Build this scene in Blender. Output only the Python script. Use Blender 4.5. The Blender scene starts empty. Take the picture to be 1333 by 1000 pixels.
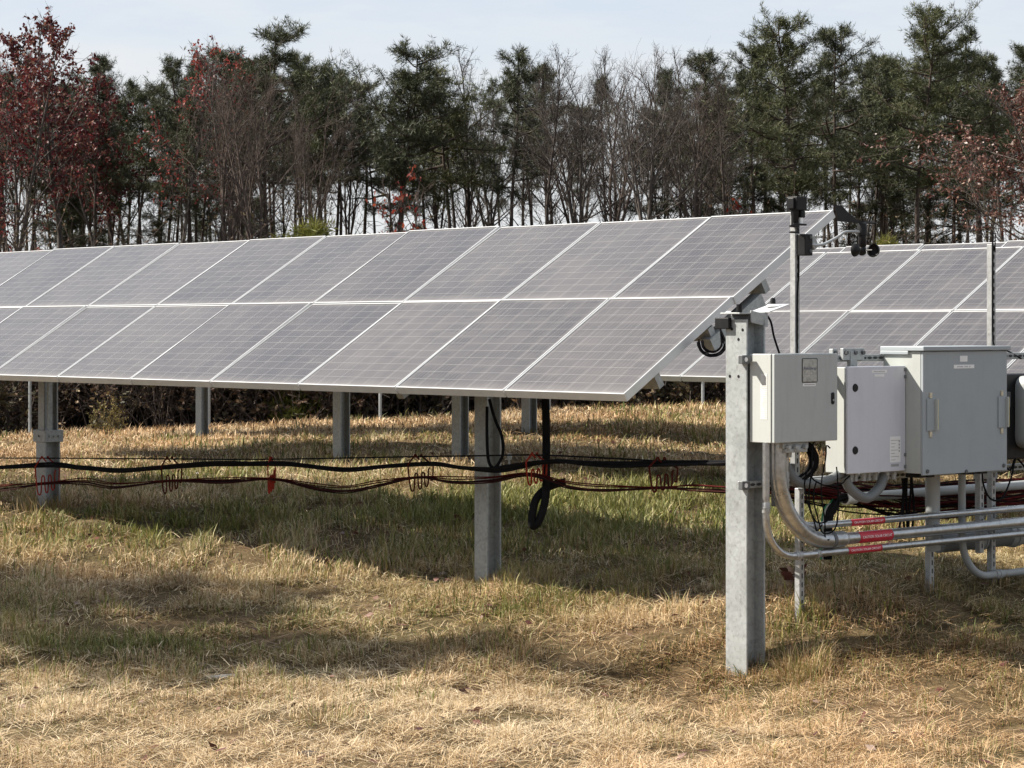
import bpy, bmesh, math, random
import numpy as np
from mathutils import Vector, Matrix, noise
R = math.radians
sc = bpy.context.scene
COL = sc.collection
EYE = 1.9            # camera height above the lowest ground; z = 0 is the ground at the front post
F = 3000.0           # focal length in photograph pixels
A = R(41.476)        # compass angle of the rows: local x = up-slope, local y = along the row
HX, HY = math.cos(A), math.sin(A)          # up-slope direction (horizontal)
DX, DY = -math.sin(A), math.cos(A)         # along-row direction

def at(px, py, dep):
    return Vector(((px - 666.5) / F * dep, dep, EYE - (py - 428) / F * dep))

# ------------------------------------------------------------------ terrain
CTRL = np.array([(-6,4,1.9),(0,4,1.9),(6,4,1.9),(-3,8,1.9),(0,8,1.9),(3,8,1.9),(-3,10.5,1.9),(0,11,1.9),(2.7,10.6,1.86),
 (1.23,12.1,1.845),(-2,13.2,1.80),(3.2,11.8,1.80),(1.557,12.46,1.555),(2.40,13.2,1.52),(2.83,13.6,1.55),(-.2,14.8,1.675),(2.2,15.2,1.5),
 (-3.9,19,1.5),(-1.76,23.1,1.40),(-.55,21.7,1.25),(.16,26,1.19),(-4.2,30.9,1.47),(-9,40,1.86),(-6.2,39,1.7),(-2.4,40,1.58),
 (0.4,40,1.38),(4,40,1.26),(9,40,1.25),(5,25,1.25),(6,18,1.5),(-8,24,1.5),(-10,15,1.6),(10,15,1.5),(-16,40,1.9),(16,40,1.3),
 (-16,20,1.6),(16,20,1.4),(-20,62,1.9),(0,62,1.5),(20,62,1.4),(0,50,1.45),(-10,50,1.85),(10,50,1.3),(0,33,1.3)], float)
def _tps(r2): return 0.5 * r2 * np.log(r2 + 1e-9)
_n = len(CTRL)
_d2 = ((CTRL[:, None, :2] - CTRL[None, :, :2]) ** 2).sum(-1)
_M = np.zeros((_n + 3, _n + 3)); _M[:_n, :_n] = _tps(_d2) + 0.02 * np.eye(_n)
_M[:_n, _n] = 1; _M[:_n, _n + 1:] = CTRL[:, :2]; _M[_n, :_n] = 1; _M[_n + 1:, :_n] = CTRL[:, :2].T
_W = np.linalg.solve(_M, np.r_[CTRL[:, 2], 0, 0, 0])
def _hash(ix, iy, s):
    v = np.sin(ix * 127.1 + iy * 311.7 + s * 74.7) * 43758.5453
    return v - np.floor(v)
def vnoise(x, y, s=0):
    x = np.asarray(x, float); y = np.asarray(y, float)
    ix = np.floor(x); iy = np.floor(y); fx = x - ix; fy = y - iy
    fx = fx * fx * (3 - 2 * fx); fy = fy * fy * (3 - 2 * fy)
    a = _hash(ix, iy, s); b = _hash(ix + 1, iy, s); c = _hash(ix, iy + 1, s); d = _hash(ix + 1, iy + 1, s)
    return (a * (1 - fx) + b * fx) * (1 - fy) + (c * (1 - fx) + d * fx) * fy
def fbm(x, y, s=0, o=4):
    v = 0; a = .5
    for i in range(o):
        v = v + a * vnoise(x * 2 ** i, y * 2 ** i, s + i * 7); a *= .5
    return v / (1 - .5 ** o)
def gz(x, y):
    x = np.atleast_1d(np.asarray(x, float)); y = np.atleast_1d(np.asarray(y, float))
    cx = np.clip(x, -20, 20); cy = np.clip(y, 2, 62)
    out = np.empty(len(x))
    for i in range(0, len(x), 40000):
        p = np.stack([cx[i:i + 40000], cy[i:i + 40000]], 1)
        d2 = ((p[:, None, :] - CTRL[None, :, :2]) ** 2).sum(-1)
        out[i:i + 40000] = _tps(d2) @ _W[:_n] + _W[_n] + p @ _W[_n + 1:]
    near = np.clip((60 - y) / 30, .15, 1)
    bump = (fbm(x * 1.1, y * 1.1, 3, 3) - .5) * .10 + (fbm(x * 5, y * 5, 9, 2) - .5) * .035
    return EYE - out + bump * near
def g1(x, y): return float(gz([x], [y])[0])

# ------------------------------------------------------------------ materials
def newmat(name):
    m = bpy.data.materials.new(name); m.use_nodes = True
    nt = m.node_tree; b = nt.nodes['Principled BSDF']
    return m, nt, b
def ramp(nt, fac, stops):
    r = nt.nodes.new('ShaderNodeValToRGB')
    while len(r.color_ramp.elements) < len(stops): r.color_ramp.elements.new(.5)
    for e, (p, c) in zip(r.color_ramp.elements, stops):
        e.position = p; e.color = (*c, 1)
    nt.links.new(fac, r.inputs[0]); return r.outputs[0]
def nz(nt, scale, detail=4, rough=.55, coord='Object', vec=None):
    n = nt.nodes.new('ShaderNodeTexNoise'); n.inputs['Scale'].default_value = scale
    n.inputs['Detail'].default_value = detail; n.inputs['Roughness'].default_value = rough
    if vec is None:
        t = nt.nodes.new('ShaderNodeTexCoord'); vec = t.outputs[coord]
    nt.links.new(vec, n.inputs['Vector']); return n.outputs['Fac']
def bump(nt, b, fac, st, dist=.01):
    n = nt.nodes.new('ShaderNodeBump'); n.inputs['Strength'].default_value = st; n.inputs['Distance'].default_value = dist
    nt.links.new(fac, n.inputs['Height']); nt.links.new(n.outputs[0], b.inputs['Normal'])
def mixc(nt, fac, a, b_, mode='MIX'):
    m = nt.nodes.new('ShaderNodeMix'); m.data_type = 'RGBA'; m.blend_type = mode
    for s, v in ((0, fac), (6, a), (7, b_)):
        if isinstance(v, (int, float)): m.inputs[s].default_value = v
        elif isinstance(v, tuple): m.inputs[s].default_value = (*v, 1)
        else: nt.links.new(v, m.inputs[s])
    return m.outputs[2]
def mth(nt, op, a, b_=None):
    m = nt.nodes.new('ShaderNodeMath'); m.operation = op
    for i, v in enumerate((a, b_)):
        if v is None: continue
        if isinstance(v, (int, float)): m.inputs[i].default_value = v
        else: nt.links.new(v, m.inputs[i])
    return m.outputs[0]
def simple(name, col, rough=.5, metal=0., var=.12, scale=6, bumps=0.):
    m, nt, b = newmat(name)
    f = nz(nt, scale)
    lo = tuple(c * (1 - var) for c in col); hi = tuple(min(1, c * (1 + var)) for c in col)
    nt.links.new(ramp(nt, f, [(.3, lo), (.7, hi)]), b.inputs['Base Color'])
    b.inputs['Roughness'].default_value = rough; b.inputs['Metallic'].default_value = metal
    if bumps: bump(nt, b, f, bumps)
    return m
def galvanized(name, col=(.50, .52, .53), metal=.35):
    m, nt, b = newmat(name)
    t = nt.nodes.new('ShaderNodeTexCoord')
    v = nt.nodes.new('ShaderNodeTexVoronoi'); v.inputs['Scale'].default_value = 55
    nt.links.new(t.outputs['Object'], v.inputs['Vector'])
    sp = nt.nodes.new('ShaderNodeSeparateColor'); nt.links.new(v.outputs['Color'], sp.inputs[0])
    f = nz(nt, 5, 6, .65); f2 = nz(nt, 40, 4, .6)
    c1 = ramp(nt, sp.outputs[0], [(0, tuple(x * .88 for x in col)), (1, tuple(min(1, x * 1.08) for x in col))])
    c2 = ramp(nt, f, [(.3, (.84, .84, .83)), (.65, (1, 1, 1))])
    c3 = ramp(nt, f2, [(.28, (.75, .74, .72)), (.45, (1, 1, 1))])
    nt.links.new(mixc(nt, 1., mixc(nt, 1., c1, c2, 'MULTIPLY'), c3, 'MULTIPLY'), b.inputs['Base Color'])
    b.inputs['Metallic'].default_value = metal
    nt.links.new(ramp(nt, f, [(.2, (.36,) * 3), (.8, (.62,) * 3)]), b.inputs['Roughness'])
    bump(nt, b, f2, .12, .004)
    return m
def painted(name, col, rough=.45, streak=.25):
    m, nt, b = newmat(name)
    t = nt.nodes.new('ShaderNodeTexCoord'); mp = nt.nodes.new('ShaderNodeMapping')
    mp.inputs['Scale'].default_value = (16, 16, 1.6); nt.links.new(t.outputs['Object'], mp.inputs['Vector'])
    s = nz(nt, 1.6, 6, .7, vec=mp.outputs[0]); f = nz(nt, 5, 5, .6); sp = nz(nt, 90, 2, .5)
    dirt = tuple(x * .72 for x in col)
    c = mixc(nt, mth(nt, 'MULTIPLY', ramp(nt, s, [(.50, (0, 0, 0)), (.72, (1, 1, 1))]), streak), col, dirt)
    c = mixc(nt, mth(nt, 'MULTIPLY', ramp(nt, f, [(.5, (0, 0, 0)), (.75, (1, 1, 1))]), .35), c, tuple(x * .85 for x in col))
    c = mixc(nt, mth(nt, 'MULTIPLY', ramp(nt, sp, [(.70, (0, 0, 0)), (.76, (1, 1, 1))]), .5), c, tuple(x * .45 for x in col))
    nt.links.new(c, b.inputs['Base Color'])
    nt.links.new(ramp(nt, f, [(.3, (rough - .08,) * 3), (.7, (rough + .15,) * 3)]), b.inputs['Roughness'])
    bump(nt, b, nz(nt, 220, 2), .04, .002)
    return m
def leafy(name, stops, rough=.6, trans=.0, clump=1.6, clump_amt=.35):
    """leaf colours vary from leaf to leaf and softly from clump to clump"""
    m, nt, b = newmat(name)
    g = nt.nodes.new('ShaderNodeNewGeometry')
    c = ramp(nt, g.outputs['Random Per Island'], stops)
    oi = nt.nodes.new('ShaderNodeObjectInfo')
    f = nz(nt, clump, 3)
    k = ramp(nt, f, [(.3, (1 - clump_amt,) * 3), (.7, (1 + clump_amt * .3,) * 3)])
    c = mixc(nt, 1., c, k, 'MULTIPLY')
    k2 = ramp(nt, oi.outputs['Random'], [(0, (.8, .82, .8)), (1, (1.1, 1.05, 1.))])
    c = mixc(nt, 1., c, k2, 'MULTIPLY')
    nt.links.new(c, b.inputs['Base Color']); b.inputs['Roughness'].default_value = rough
    b.inputs['Specular IOR Level'].default_value = .25
    if trans:
        tr = nt.nodes.new('ShaderNodeBsdfTranslucent'); nt.links.new(c, tr.inputs[0])
        mx = nt.nodes.new('ShaderNodeMixShader'); mx.inputs[0].default_value = trans
        nt.links.new(b.outputs[0], mx.inputs[1]); nt.links.new(tr.outputs[0], mx.inputs[2])
        nt.links.new(mx.outputs[0], nt.nodes['Material Output'].inputs[0])
    return m
def bark(name, a, b2):
    m, nt, b = newmat(name)
    t = nt.nodes.new('ShaderNodeTexCoord'); mp = nt.nodes.new('ShaderNodeMapping')
    mp.inputs['Scale'].default_value = (9, 9, 1.5); nt.links.new(t.outputs['Object'], mp.inputs['Vector'])
    f = nz(nt, 1.5, 6, .7, vec=mp.outputs[0])
    nt.links.new(ramp(nt, f, [(.3, a), (.7, b2)]), b.inputs['Base Color'])
    b.inputs['Roughness'].default_value = .9; b.inputs['Specular IOR Level'].default_value = .1
    bump(nt, b, f, .6, .03)
    return m

M = {}
M['galv'] = galvanized('galvanized_steel', (.35, .37, .375))
M['galv_dark'] = galvanized('weathered_galvanized_steel', (.34, .355, .36))
M['strut'] = galvanized('strut_steel', (.38, .39, .395), .45)
M['conduit'] = galvanized('conduit_steel', (.46, .47, .48), .85)
for e_ in [n for n in M['conduit'].node_tree.nodes if n.type == 'VALTORGB'][-1].color_ramp.elements: e_.color = (*[c * .62 for c in e_.color[:3]], 1)
M['alu'] = simple('anodised_aluminium', (0.522, 0.531, 0.54), .38, .35, .06, 9)
M['black'] = simple('black_plastic', (.012, .012, .013), .45, 0, .3, 20)
M['rubber'] = simple('cable_jacket', (.010, .010, .011), .75, 0, .3, 12)
M['dark_bracket'] = simple('dark_bracket_steel', (.10, .105, .11), .5, .4, .25, 14)
M['red_cable'] = simple('red_cable_jacket', (.06, .009, .009), .8, 0, .3, 12)
M['brown_cable'] = simple('brown_cable_jacket', (.035, .012, .011), .8, 0, .3, 12)
M['green_cable'] = simple('green_cable_jacket', (.02, .16, .07), .5, 0, .2, 12)
M['hanger_red'] = simple('red_coated_hanger', (.22, .028, .017), .7, 0, .25, 18)
M['hanger_dark'] = simple('dark_coated_hanger', (.06, .012, .009), .7, 0, .25, 18)
M['pvc'] = painted('grey_pvc', (0.288, 0.3015, 0.3015), .5, .3)
M['pvc_dark'] = painted('dark_grey_pvc', (.14, .15, .155), .5, .3)
M['box_warm'] = painted('warm_grey_paint', (0.3568, 0.3788, 0.3788), .42, .45)
M['box_white'] = painted('light_grey_paint', (0.5183, 0.5318, 0.5856), .40, .22)
M['box_side'] = painted('pale_grey_paint', (0.3888, 0.4034, 0.3888), .42, .25)
M['box_grey'] = painted('mid_grey_paint', (0.2849, 0.3156, 0.3388), .45, .18)
M['box_grey_side'] = painted('mid_grey_paint_side', (0.3564, 0.3762, 0.3614), .45, .2)
M['label'] = simple('white_label', (.72, .72, .72), .5, 0, .05, 20)
M['paper'] = simple('weathered_label', (.52, .525, .51), .6, 0, .08, 30)
M['print'] = simple('grey_print', (.28, .28, .29), .6, 0, .1, 40)
M['plaque'] = simple('brushed_plaque', (.36, .365, .35), .35, .55, .25, 60)
M['navy'] = simple('navy_lettering', (.02, .025, .10), .5, 0, .1, 30)
M['sticker'] = simple('red_sticker', (.42, .022, .04), .5, 0, .12, 25)
M['white_ink'] = simple('white_lettering', (.78, .74, .74), .5, 0, .05, 30)
M['brass'] = simple('yellow_zinc', (.62, .56, .22), .4, .4, .15, 40)
M['hasp'] = simple('pale_zinc', (.52, .47, .36), .4, .3, .25, 60)
M['white_plastic'] = simple('white_plastic', (.78, .79, .78), .4, 0, .05, 12)
M['gasket'] = simple('gasket_gap', (.03, .03, .03), .8)
M['bark_pine'] = bark('pine_bark', (.035, .028, .024), (.10, .078, .065))
M['bark_grey'] = bark('grey_bark', (.045, .04, .036), (.12, .105, .095))
M['bark_dark'] = bark('dark_bark', (.03, .025, .022), (.085, .07, .062))
M['bark_pale'] = bark('pale_bark', (.14, .125, .115), (.30, .28, .26))
M['twig'] = bark('twig_bark', (.055, .043, .037), (.12, .096, .085))
M['needle'] = leafy('pine_needles', [(0, (.026, .034, .018)), (.5, (.058, .070, .036)), (1, (.115, .120, .062))], .6, .08)
M['needle_light'] = leafy('light_pine_needles', [(0, (.036, .048, .020)), (.5, (.080, .094, .040)), (1, (.150, .150, .068))], .6, .1)
M['needle_young'] = leafy('young_pine_needles', [(0, (.09, .10, .025)), (.5, (.17, .18, .04)), (1, (.25, .24, .06))], .6, .25)
M['maple'] = leafy('red_maple_leaves', [(0, (0.0476, 0.0122, 0.0122)), (.4, (0.102, 0.0177, 0.0231)), (.75, (0.17, 0.034, 0.034)), (.9, (0.204, 0.0816, 0.0544)), (1, (0.2584, 0.1496, 0.1088))], .5, .3)
M['maple_bright'] = leafy('bright_red_maple_leaves', [(0, (0.112, 0.02, 0.02)), (.5, (0.24, 0.04, 0.036)), (1, (0.4, 0.096, 0.072))], .5, .35)
M['scarlet'] = leafy('scarlet_leaves', [(0, (.09, .014, .012)), (.6, (.22, .032, .022)), (1, (.34, .09, .045))], .5, .35)
M['oak'] = leafy('brown_oak_leaves', [(0, (0.068, 0.0298, 0.0238)), (.4, (0.136, 0.051, 0.0408)), (.7, (0.204, 0.0935, 0.0723)), (.88, (0.289, 0.1615, 0.1275)), (1, (0.425, 0.323, 0.272))], .4, .25)
M['brushleaf'] = leafy('dry_brush_leaves', [(0, (.075, .045, .032)), (.5, (.165, .105, .070)), (.85, (.26, .18, .115)), (1, (.34, .26, .16))], .7, .2)
M['brushgreen'] = leafy('dull_green_brush_leaves', [(0, (.045, .042, .024)), (.6, (.10, .085, .048)), (1, (.19, .14, .085))], .7, .2)
M['yellowleaf'] = leafy('yellow_leaves', [(0, (.17, .13, .05)), (1, (.36, .30, .12))], .6, .3)
M['grit'] = simple('light_stone', (.30, .28, .25), .9, 0, .25, 9, .4)

for k_ in ('rubber', 'red_cable', 'brown_cable', 'hanger_red', 'hanger_dark', 'black'):
    M[k_].node_tree.nodes['Principled BSDF'].inputs['Specular IOR Level'].default_value = .18 if k_ == 'black' else .03
def panel_glass():
    m, nt, b = newmat('dusty_solar_cells')
    t = nt.nodes.new('ShaderNodeTexCoord'); s = nt.nodes.new('ShaderNodeSeparateXYZ'); nt.links.new(t.outputs['Object'], s.inputs[0])
    def line(co, scale, off, width):
        v = mth(nt, 'ADD', mth(nt, 'MULTIPLY', co, scale), off)
        fr = mth(nt, 'FRACT', v)
        d = mth(nt, 'ABSOLUTE', mth(nt, 'SUBTRACT', fr, .5))
        return mth(nt, 'GREATER_THAN', d, .5 - width)
    u, v = s.outputs[0], s.outputs[1]
    U = (.988 - .05) / 6; V = (1.008 - .05) / 12
    gu = line(u, 1 / U, -.025 / U, .0012 / U); gv = line(v, 1 / V, -.025 / V, .0009 / V)
    bus = line(u, 5 / U, -.025 * 5 / U + .5, .00075 * 5 / U)
    oi = nt.nodes.new('ShaderNodeObjectInfo')
    # a tone per cell
    cb = nt.nodes.new('ShaderNodeCombineXYZ')
    nt.links.new(mth(nt, 'FLOOR', mth(nt, 'MULTIPLY', u, 1 / U)), cb.inputs[0]); nt.links.new(mth(nt, 'FLOOR', mth(nt, 'MULTIPLY', v, 1 / V)), cb.inputs[1])
    nt.links.new(mth(nt, 'MULTIPLY', oi.outputs['Random'], 91.7), cb.inputs[2])
    wn = nt.nodes.new('ShaderNodeTexWhiteNoise'); nt.links.new(cb.outputs[0], wn.inputs[0])
    ad = nt.nodes.new('ShaderNodeVectorMath'); ad.operation = 'MULTIPLY_ADD'
    nt.links.new(oi.outputs['Random'], ad.inputs[0]); ad.inputs[1].default_value = (37, 51, 23); nt.links.new(t.outputs['Object'], ad.inputs[2])
    big = nz(nt, 1.7, 4, .6, vec=ad.outputs[0]); fine = nz(nt, 160, 2, .5, vec=ad.outputs[0])
    cell = ramp(nt, wn.outputs[0], [(0, (.024, .023, .028)), (1, (.040, .037, .040))])
    cell = mixc(nt, bus, cell, (.13, .13, .14))
    cell = mixc(nt, mth(nt, 'MAXIMUM', gu, gv), cell, (.23, .225, .22))
    dust = mth(nt, 'ADD', mth(nt, 'MULTIPLY', big, .12), .0)
    dust = mth(nt, 'ADD', dust, mth(nt, 'MULTIPLY', oi.outputs['Random'], .06))
    c = mixc(nt, dust, cell, (.40, .365, .345))
    mpg = nt.nodes.new('ShaderNodeMapping'); mpg.inputs['Scale'].default_value = (26, 2.2, 1); nt.links.new(ad.outputs[0], mpg.inputs[0])
    stk = ramp(nt, nz(nt, 1., 4, .6, vec=mpg.outputs[0]), [(.48, (0, 0, 0)), (.72, (1, 1, 1))])
    c = mixc(nt, mth(nt, 'MULTIPLY', stk, .035), c, (.50, .47, .44))
    edge = ramp(nt, v, [(.0, (1, 1, 1)), (.09, (0, 0, 0))])
    c = mixc(nt, mth(nt, 'MULTIPLY', edge, .12), c, (.50, .46, .42))
    spot = ramp(nt, fine, [(.80, (0, 0, 0)), (.83, (1, 1, 1))])
    c = mixc(nt, mth(nt, 'MULTIPLY', spot, .55), c, (.7, .7, .68))
    nt.links.new(c, b.inputs['Base Color'])
    b.inputs['IOR'].default_value = 1.45
    nt.links.new(ramp(nt, big, [(.3, (.10,) * 3), (.7, (.22,) * 3)]), b.inputs['Roughness'])
    return m
M['glass'] = panel_glass()

# ------------------------------------------------------------------ mesh builder
class MB:
    def __init__(s): s.v = []; s.f = []
    def add(s, vs, fs):
        o = len(s.v); s.v += [tuple(v) for v in vs]; s.f += [tuple(i + o for i in f) for f in fs]
    def box(s, x0, x1, y0, y1, z0, z1):
        s.add([(x0,y0,z0),(x1,y0,z0),(x1,y1,z0),(x0,y1,z0),(x0,y0,z1),(x1,y0,z1),(x1,y1,z1),(x0,y1,z1)],
              [(0,3,2,1),(4,5,6,7),(0,1,5,4),(1,2,6,5),(2,3,7,6),(3,0,4,7)])
        return s
    def obox(s, c, ax, ay, az):
        c = Vector(c); ax = Vector(ax); ay = Vector(ay); az = Vector(az); vs = []
        for k in (-1, 1):
            for i, j in ((-1,-1),(1,-1),(1,1),(-1,1)): vs.append(c + i * ax + j * ay + k * az)
        s.add(vs, [(0,3,2,1),(4,5,6,7),(0,1,5,4),(1,2,6,5),(2,3,7,6),(3,0,4,7)]); return s
    def prism(s, prof, z0, z1):
        n = len(prof)
        s.add([(x, y, z0) for x, y in prof] + [(x, y, z1) for x, y in prof],
              [tuple(range(n))[::-1], tuple(range(n, 2 * n))] + [(i, (i + 1) % n, n + (i + 1) % n, n + i) for i in range(n)]); return s
    def tube(s, pts, r, n=8, cap=True):
        pts = [Vector(p) for p in pts]; m = len(pts)
        rr = r if isinstance(r, (list, tuple)) else [r] * m
        prev = None; vs = []
        for i, p in enumerate(pts):
            t = (pts[min(i + 1, m - 1)] - pts[max(i - 1, 0)])
            if t.length < 1e-9: t = Vector((0, 0, 1))
            t.normalize()
            if prev is None:
                a = Vector((0, 0, 1)) if abs(t.z) < .9 else Vector((1, 0, 0))
                u = t.cross(a).normalized()
            else:
                u = (prev - t * prev.dot(t)).normalized()
            prev = u; w = t.cross(u)
            for k in range(n):
                q = 2 * math.pi * k / n
                vs.append(p + (u * math.cos(q) + w * math.sin(q)) * rr[i])
        fs = [(i*n+k, i*n+(k+1)%n, (i+1)*n+(k+1)%n, (i+1)*n+k) for i in range(m-1) for k in range(n)]
        if cap: fs += [tuple(range(n))[::-1], tuple(range((m-1)*n, m*n))]
        s.add(vs, fs); return s
    def lathe(s, prof, n=16, c=(0,0,0), axis='z'):
        vs = []; 
        for r, h in prof:
            for k in range(n):
                q = 2 * math.pi * k / n; a, b_ = r * math.cos(q), r * math.sin(q)
                vs.append((c[0]+a, c[1]+b_, c[2]+h) if axis == 'z' else ((c[0]+h, c[1]+a, c[2]+b_) if axis == 'x' else (c[0]+b_, c[1]+h, c[2]+a)))
        m = len(prof)
        fs = [(i*n+k, i*n+(k+1)%n, (i+1)*n+(k+1)%n, (i+1)*n+k) for i in range(m-1) for k in range(n)]
        fs += [tuple(range(n))[::-1], tuple(range((m-1)*n, m*n))]
        s.add(vs, fs); return s
    def build(s, name, mat, parent=None, smooth=False, bevel=0., base=(0,0,0), segs=2):
        me = bpy.data.meshes.new(name)
        bx = Vector(base)
        me.from_pydata([Vector(v) - bx for v in s.v], [], s.f); me.update()
        bm = bmesh.new(); bm.from_mesh(me)
        bmesh.ops.recalc_face_normals(bm, faces=bm.faces)
        if bevel:
            ed = [e for e in bm.edges if len(e.link_faces) == 2 and e.calc_face_angle(0) > .6]
            bmesh.ops.bevel(bm, geom=ed, offset=bevel, segments=segs, profile=.5, affect='EDGES', clamp_overlap=True)
        bm.to_mesh(me); bm.free()
        if smooth:
            for p in me.polygons: p.use_smooth = True
            me.set_sharp_from_angle(angle=R(40))
        me.materials.append(mat)
        o = bpy.data.objects.new(name, me); COL.objects.link(o)
        if parent: o.parent = parent
        return o
def tag(o, label=None, cat=None, group=None, kind=None):
    if label: o['label'] = label
    if cat: o['category'] = cat
    if group: o['group'] = group
    if kind: o['kind'] = kind
    return o
def thing(name, label, cat, loc=(0,0,0), rz=0, group=None):
    o = bpy.data.objects.new(name, None); COL.objects.link(o); o.empty_display_size = .2
    o.location = loc; o.rotation_euler = (0, 0, rz)
    return tag(o, label, cat, group)
def copy_tree(o, parent=None):
    c = o.copy(); COL.objects.link(c); c.parent = parent
    for ch in list(o.children): copy_tree(ch, c)
    return c
def catmull(P, k=6):
    P = [Vector(p) for p in P]; Q = [2 * P[0] - P[1]] + P + [2 * P[-1] - P[-2]]; out = []
    for i in range(1, len(Q) - 2):
        a, b, c, d = Q[i-1:i+3]
        for j in range(k):
            t = j / k
            out.append(.5 * ((2*b) + (c-a)*t + (2*a-5*b+4*c-d)*t*t + (3*b-a-3*c+d)*t**3))
    out.append(P[-1]); return out
def fastmesh(name, V, faces, mat, smooth=False):
    """faces: list of (index array, verts per face)"""
    me = bpy.data.meshes.new(name)
    V = np.asarray(V, np.float32); me.vertices.add(len(V)); me.vertices.foreach_set('co', V.ravel())
    idx = np.concatenate([f.ravel() for f, n in faces]).astype(np.int32)
    tot = np.concatenate([np.full(len(f), n) for f, n in faces]).astype(np.int32)
    st = np.r_[0, np.cumsum(tot)[:-1]].astype(np.int32)
    me.loops.add(len(idx)); me.loops.foreach_set('vertex_index', idx)
    me.polygons.add(len(tot)); me.polygons.foreach_set('loop_start', st)
    if smooth: me.polygons.foreach_set('use_smooth', np.ones(len(tot), bool))
    me.update(calc_edges=True); me.materials.append(mat)
    return me

# ------------------------------------------------------------------ camera, sun, sky
cam = bpy.data.cameras.new('camera'); co = bpy.data.objects.new('camera', cam); COL.objects.link(co)
co.location = (0, 0, EYE); co.rotation_euler = (R(90), 0, 0)
cam.sensor_width = 36; cam.lens = F / 1333 * 36; cam.shift_y = -(500 - 428) / 1333
cam.clip_start = .1; cam.clip_end = 6000
sc.camera = co
SUN = Vector((-.987, .151, .92)).normalized()
sl = bpy.data.lights.new('sun', 'SUN'); sl.energy = 5.0; sl.angle = R(.55); sl.color = (1, .93, .82)
so = bpy.data.objects.new('sun', sl); COL.objects.link(so); so.rotation_euler = SUN.to_track_quat('Z', 'Y').to_euler()
w = bpy.data.worlds.new('World'); sc.world = w; w.use_nodes = True
wn = w.node_tree; bg = wn.nodes['Background']
sky = wn.nodes.new('ShaderNodeTexSky'); sky.sky_type = 'NISHITA'; sky.sun_disc = False
sky.sun_elevation = math.asin(SUN.z); sky.sun_rotation = math.atan2(SUN.x, SUN.y)
sky.air_density = 1.0; sky.dust_density = 1.6; sky.ozone_density = 1.2
tc = wn.nodes.new('ShaderNodeTexCoord'); mp = wn.nodes.new('ShaderNodeMapping'); mp.inputs['Scale'].default_value = (2.2, 2.2, 11)
wn.links.new(tc.outputs['Generated'], mp.inputs[0])
cl = nz(wn, 2.6, 8, .6, vec=mp.outputs[0])
sxyz = wn.nodes.new('ShaderNodeSeparateXYZ'); wn.links.new(tc.outputs['Generated'], sxyz.inputs[0])
veil = ramp(wn, sxyz.outputs[2], [(.0, (7.6, 7.65, 7.7)), (.09, (7.0, 7.3, 7.65)), (.18, (5.5, 6.5, 7.8)), (1, (4.6, 5.6, 7.2))])
clf = ramp(wn, cl, [(.36, (0, 0, 0)), (.66, (1, 1, 1))])
skc = mixc(wn, clf, veil, (7.5, 7.6, 7.75))
skc = mixc(wn, .12, skc, sky.outputs[0])
wn.links.new(skc, bg.inputs[0]); bg.inputs[1].default_value = .05
sc.view_settings.view_transform = 'Standard'; sc.view_settings.look = 'None'
sc.view_settings.exposure = 1.25; sc.view_settings.gamma = 1

# ------------------------------------------------------------------ ground
def ground():
    xs = np.unique(np.r_[-3000, -1000, -300, -100, -50, np.arange(-22, 22.01, .2), 50, 100, 300, 1000, 3000])
    ys = np.unique(np.r_[-1000, -200, -50, -10, np.arange(0, 64, .2), 80, 120, 300, 1000, 4000])
    X, Y = np.meshgrid(xs, ys); nx, ny = len(xs), len(ys)
    Z = gz(X.ravel(), Y.ravel())
    I = np.arange(nx * ny).reshape(ny, nx)
    q = np.stack([I[:-1, :-1], I[:-1, 1:], I[1:, 1:], I[1:, :-1]], -1).reshape(-1, 4)
    m, nt, b = newmat('thatch_and_soil')
    f = nz(nt, 1.3, 8, .65); f2 = nz(nt, 14, 6, .7)
    c1 = ramp(nt, f2, [(.3, (0.0527, 0.036, 0.0198)), (.55, (0.124, 0.0899, 0.0527)), (.75, (0.2046, 0.155, 0.0961))])
    c2 = ramp(nt, f, [(.35, (.7, .75, .6)), (.65, (1.1, 1, .95))])
    nt.links.new(mixc(nt, 1., c1, c2, 'MULTIPLY'), b.inputs['Base Color']); b.inputs['Roughness'].default_value = .95
    b.inputs['Specular IOR Level'].default_value = .1
    bump(nt, b, f2, .8, .04)
    me = fastmesh('ground', np.stack([X.ravel(), Y.ravel(), Z], 1), [(q, 4)], m, True)
    o = bpy.data.objects.new('ground', me); COL.objects.link(o); tag(o, kind='structure')
    o['label'] = 'brown grassy ground of the solar field'
ground()

rng = np.random.default_rng(7)
def gauss2(x, y, cx, cy, sx, sy): return np.exp(-((x - cx) / sx) ** 2 - ((y - cy) / sy) ** 2)
def green_field(x, y):
    g = .20 * np.clip((fbm(x * .45, y * .30, 21, 3) - .5) * 5, 0, 1)
    g += 2.2 * gauss2(x, y, 1.0, 18.2, 1.6, 1.2) + .3 * gauss2(x, y, -2.3, 17.4, 1.5, 1.0) + .25 * gauss2(x, y, -.8, 16.2, 1.2, .8)
    g += .55 * gauss2(x, y, -2.4, 13.0, .5, .28) + .7 * gauss2(x, y, 1.52, 12.35, .17, .16) + .35 * gauss2(x, y, 3.0, 12.6, .7, .4)
    g += .5 * gauss2(x, y, -3.2, 18.0, 1.5, .8) + .35 * gauss2(x, y, .2, 14.0, .8, .5) + .5 * gauss2(x, y, -2.9, 22, .8, .8)
    g *= np.clip((y - 10.2) / 3, .12, 1)
    return np.clip(g * (.55 + .9 * fbm(x * 2.4, y * 2.4, 31, 2)), 0, 1)
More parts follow.
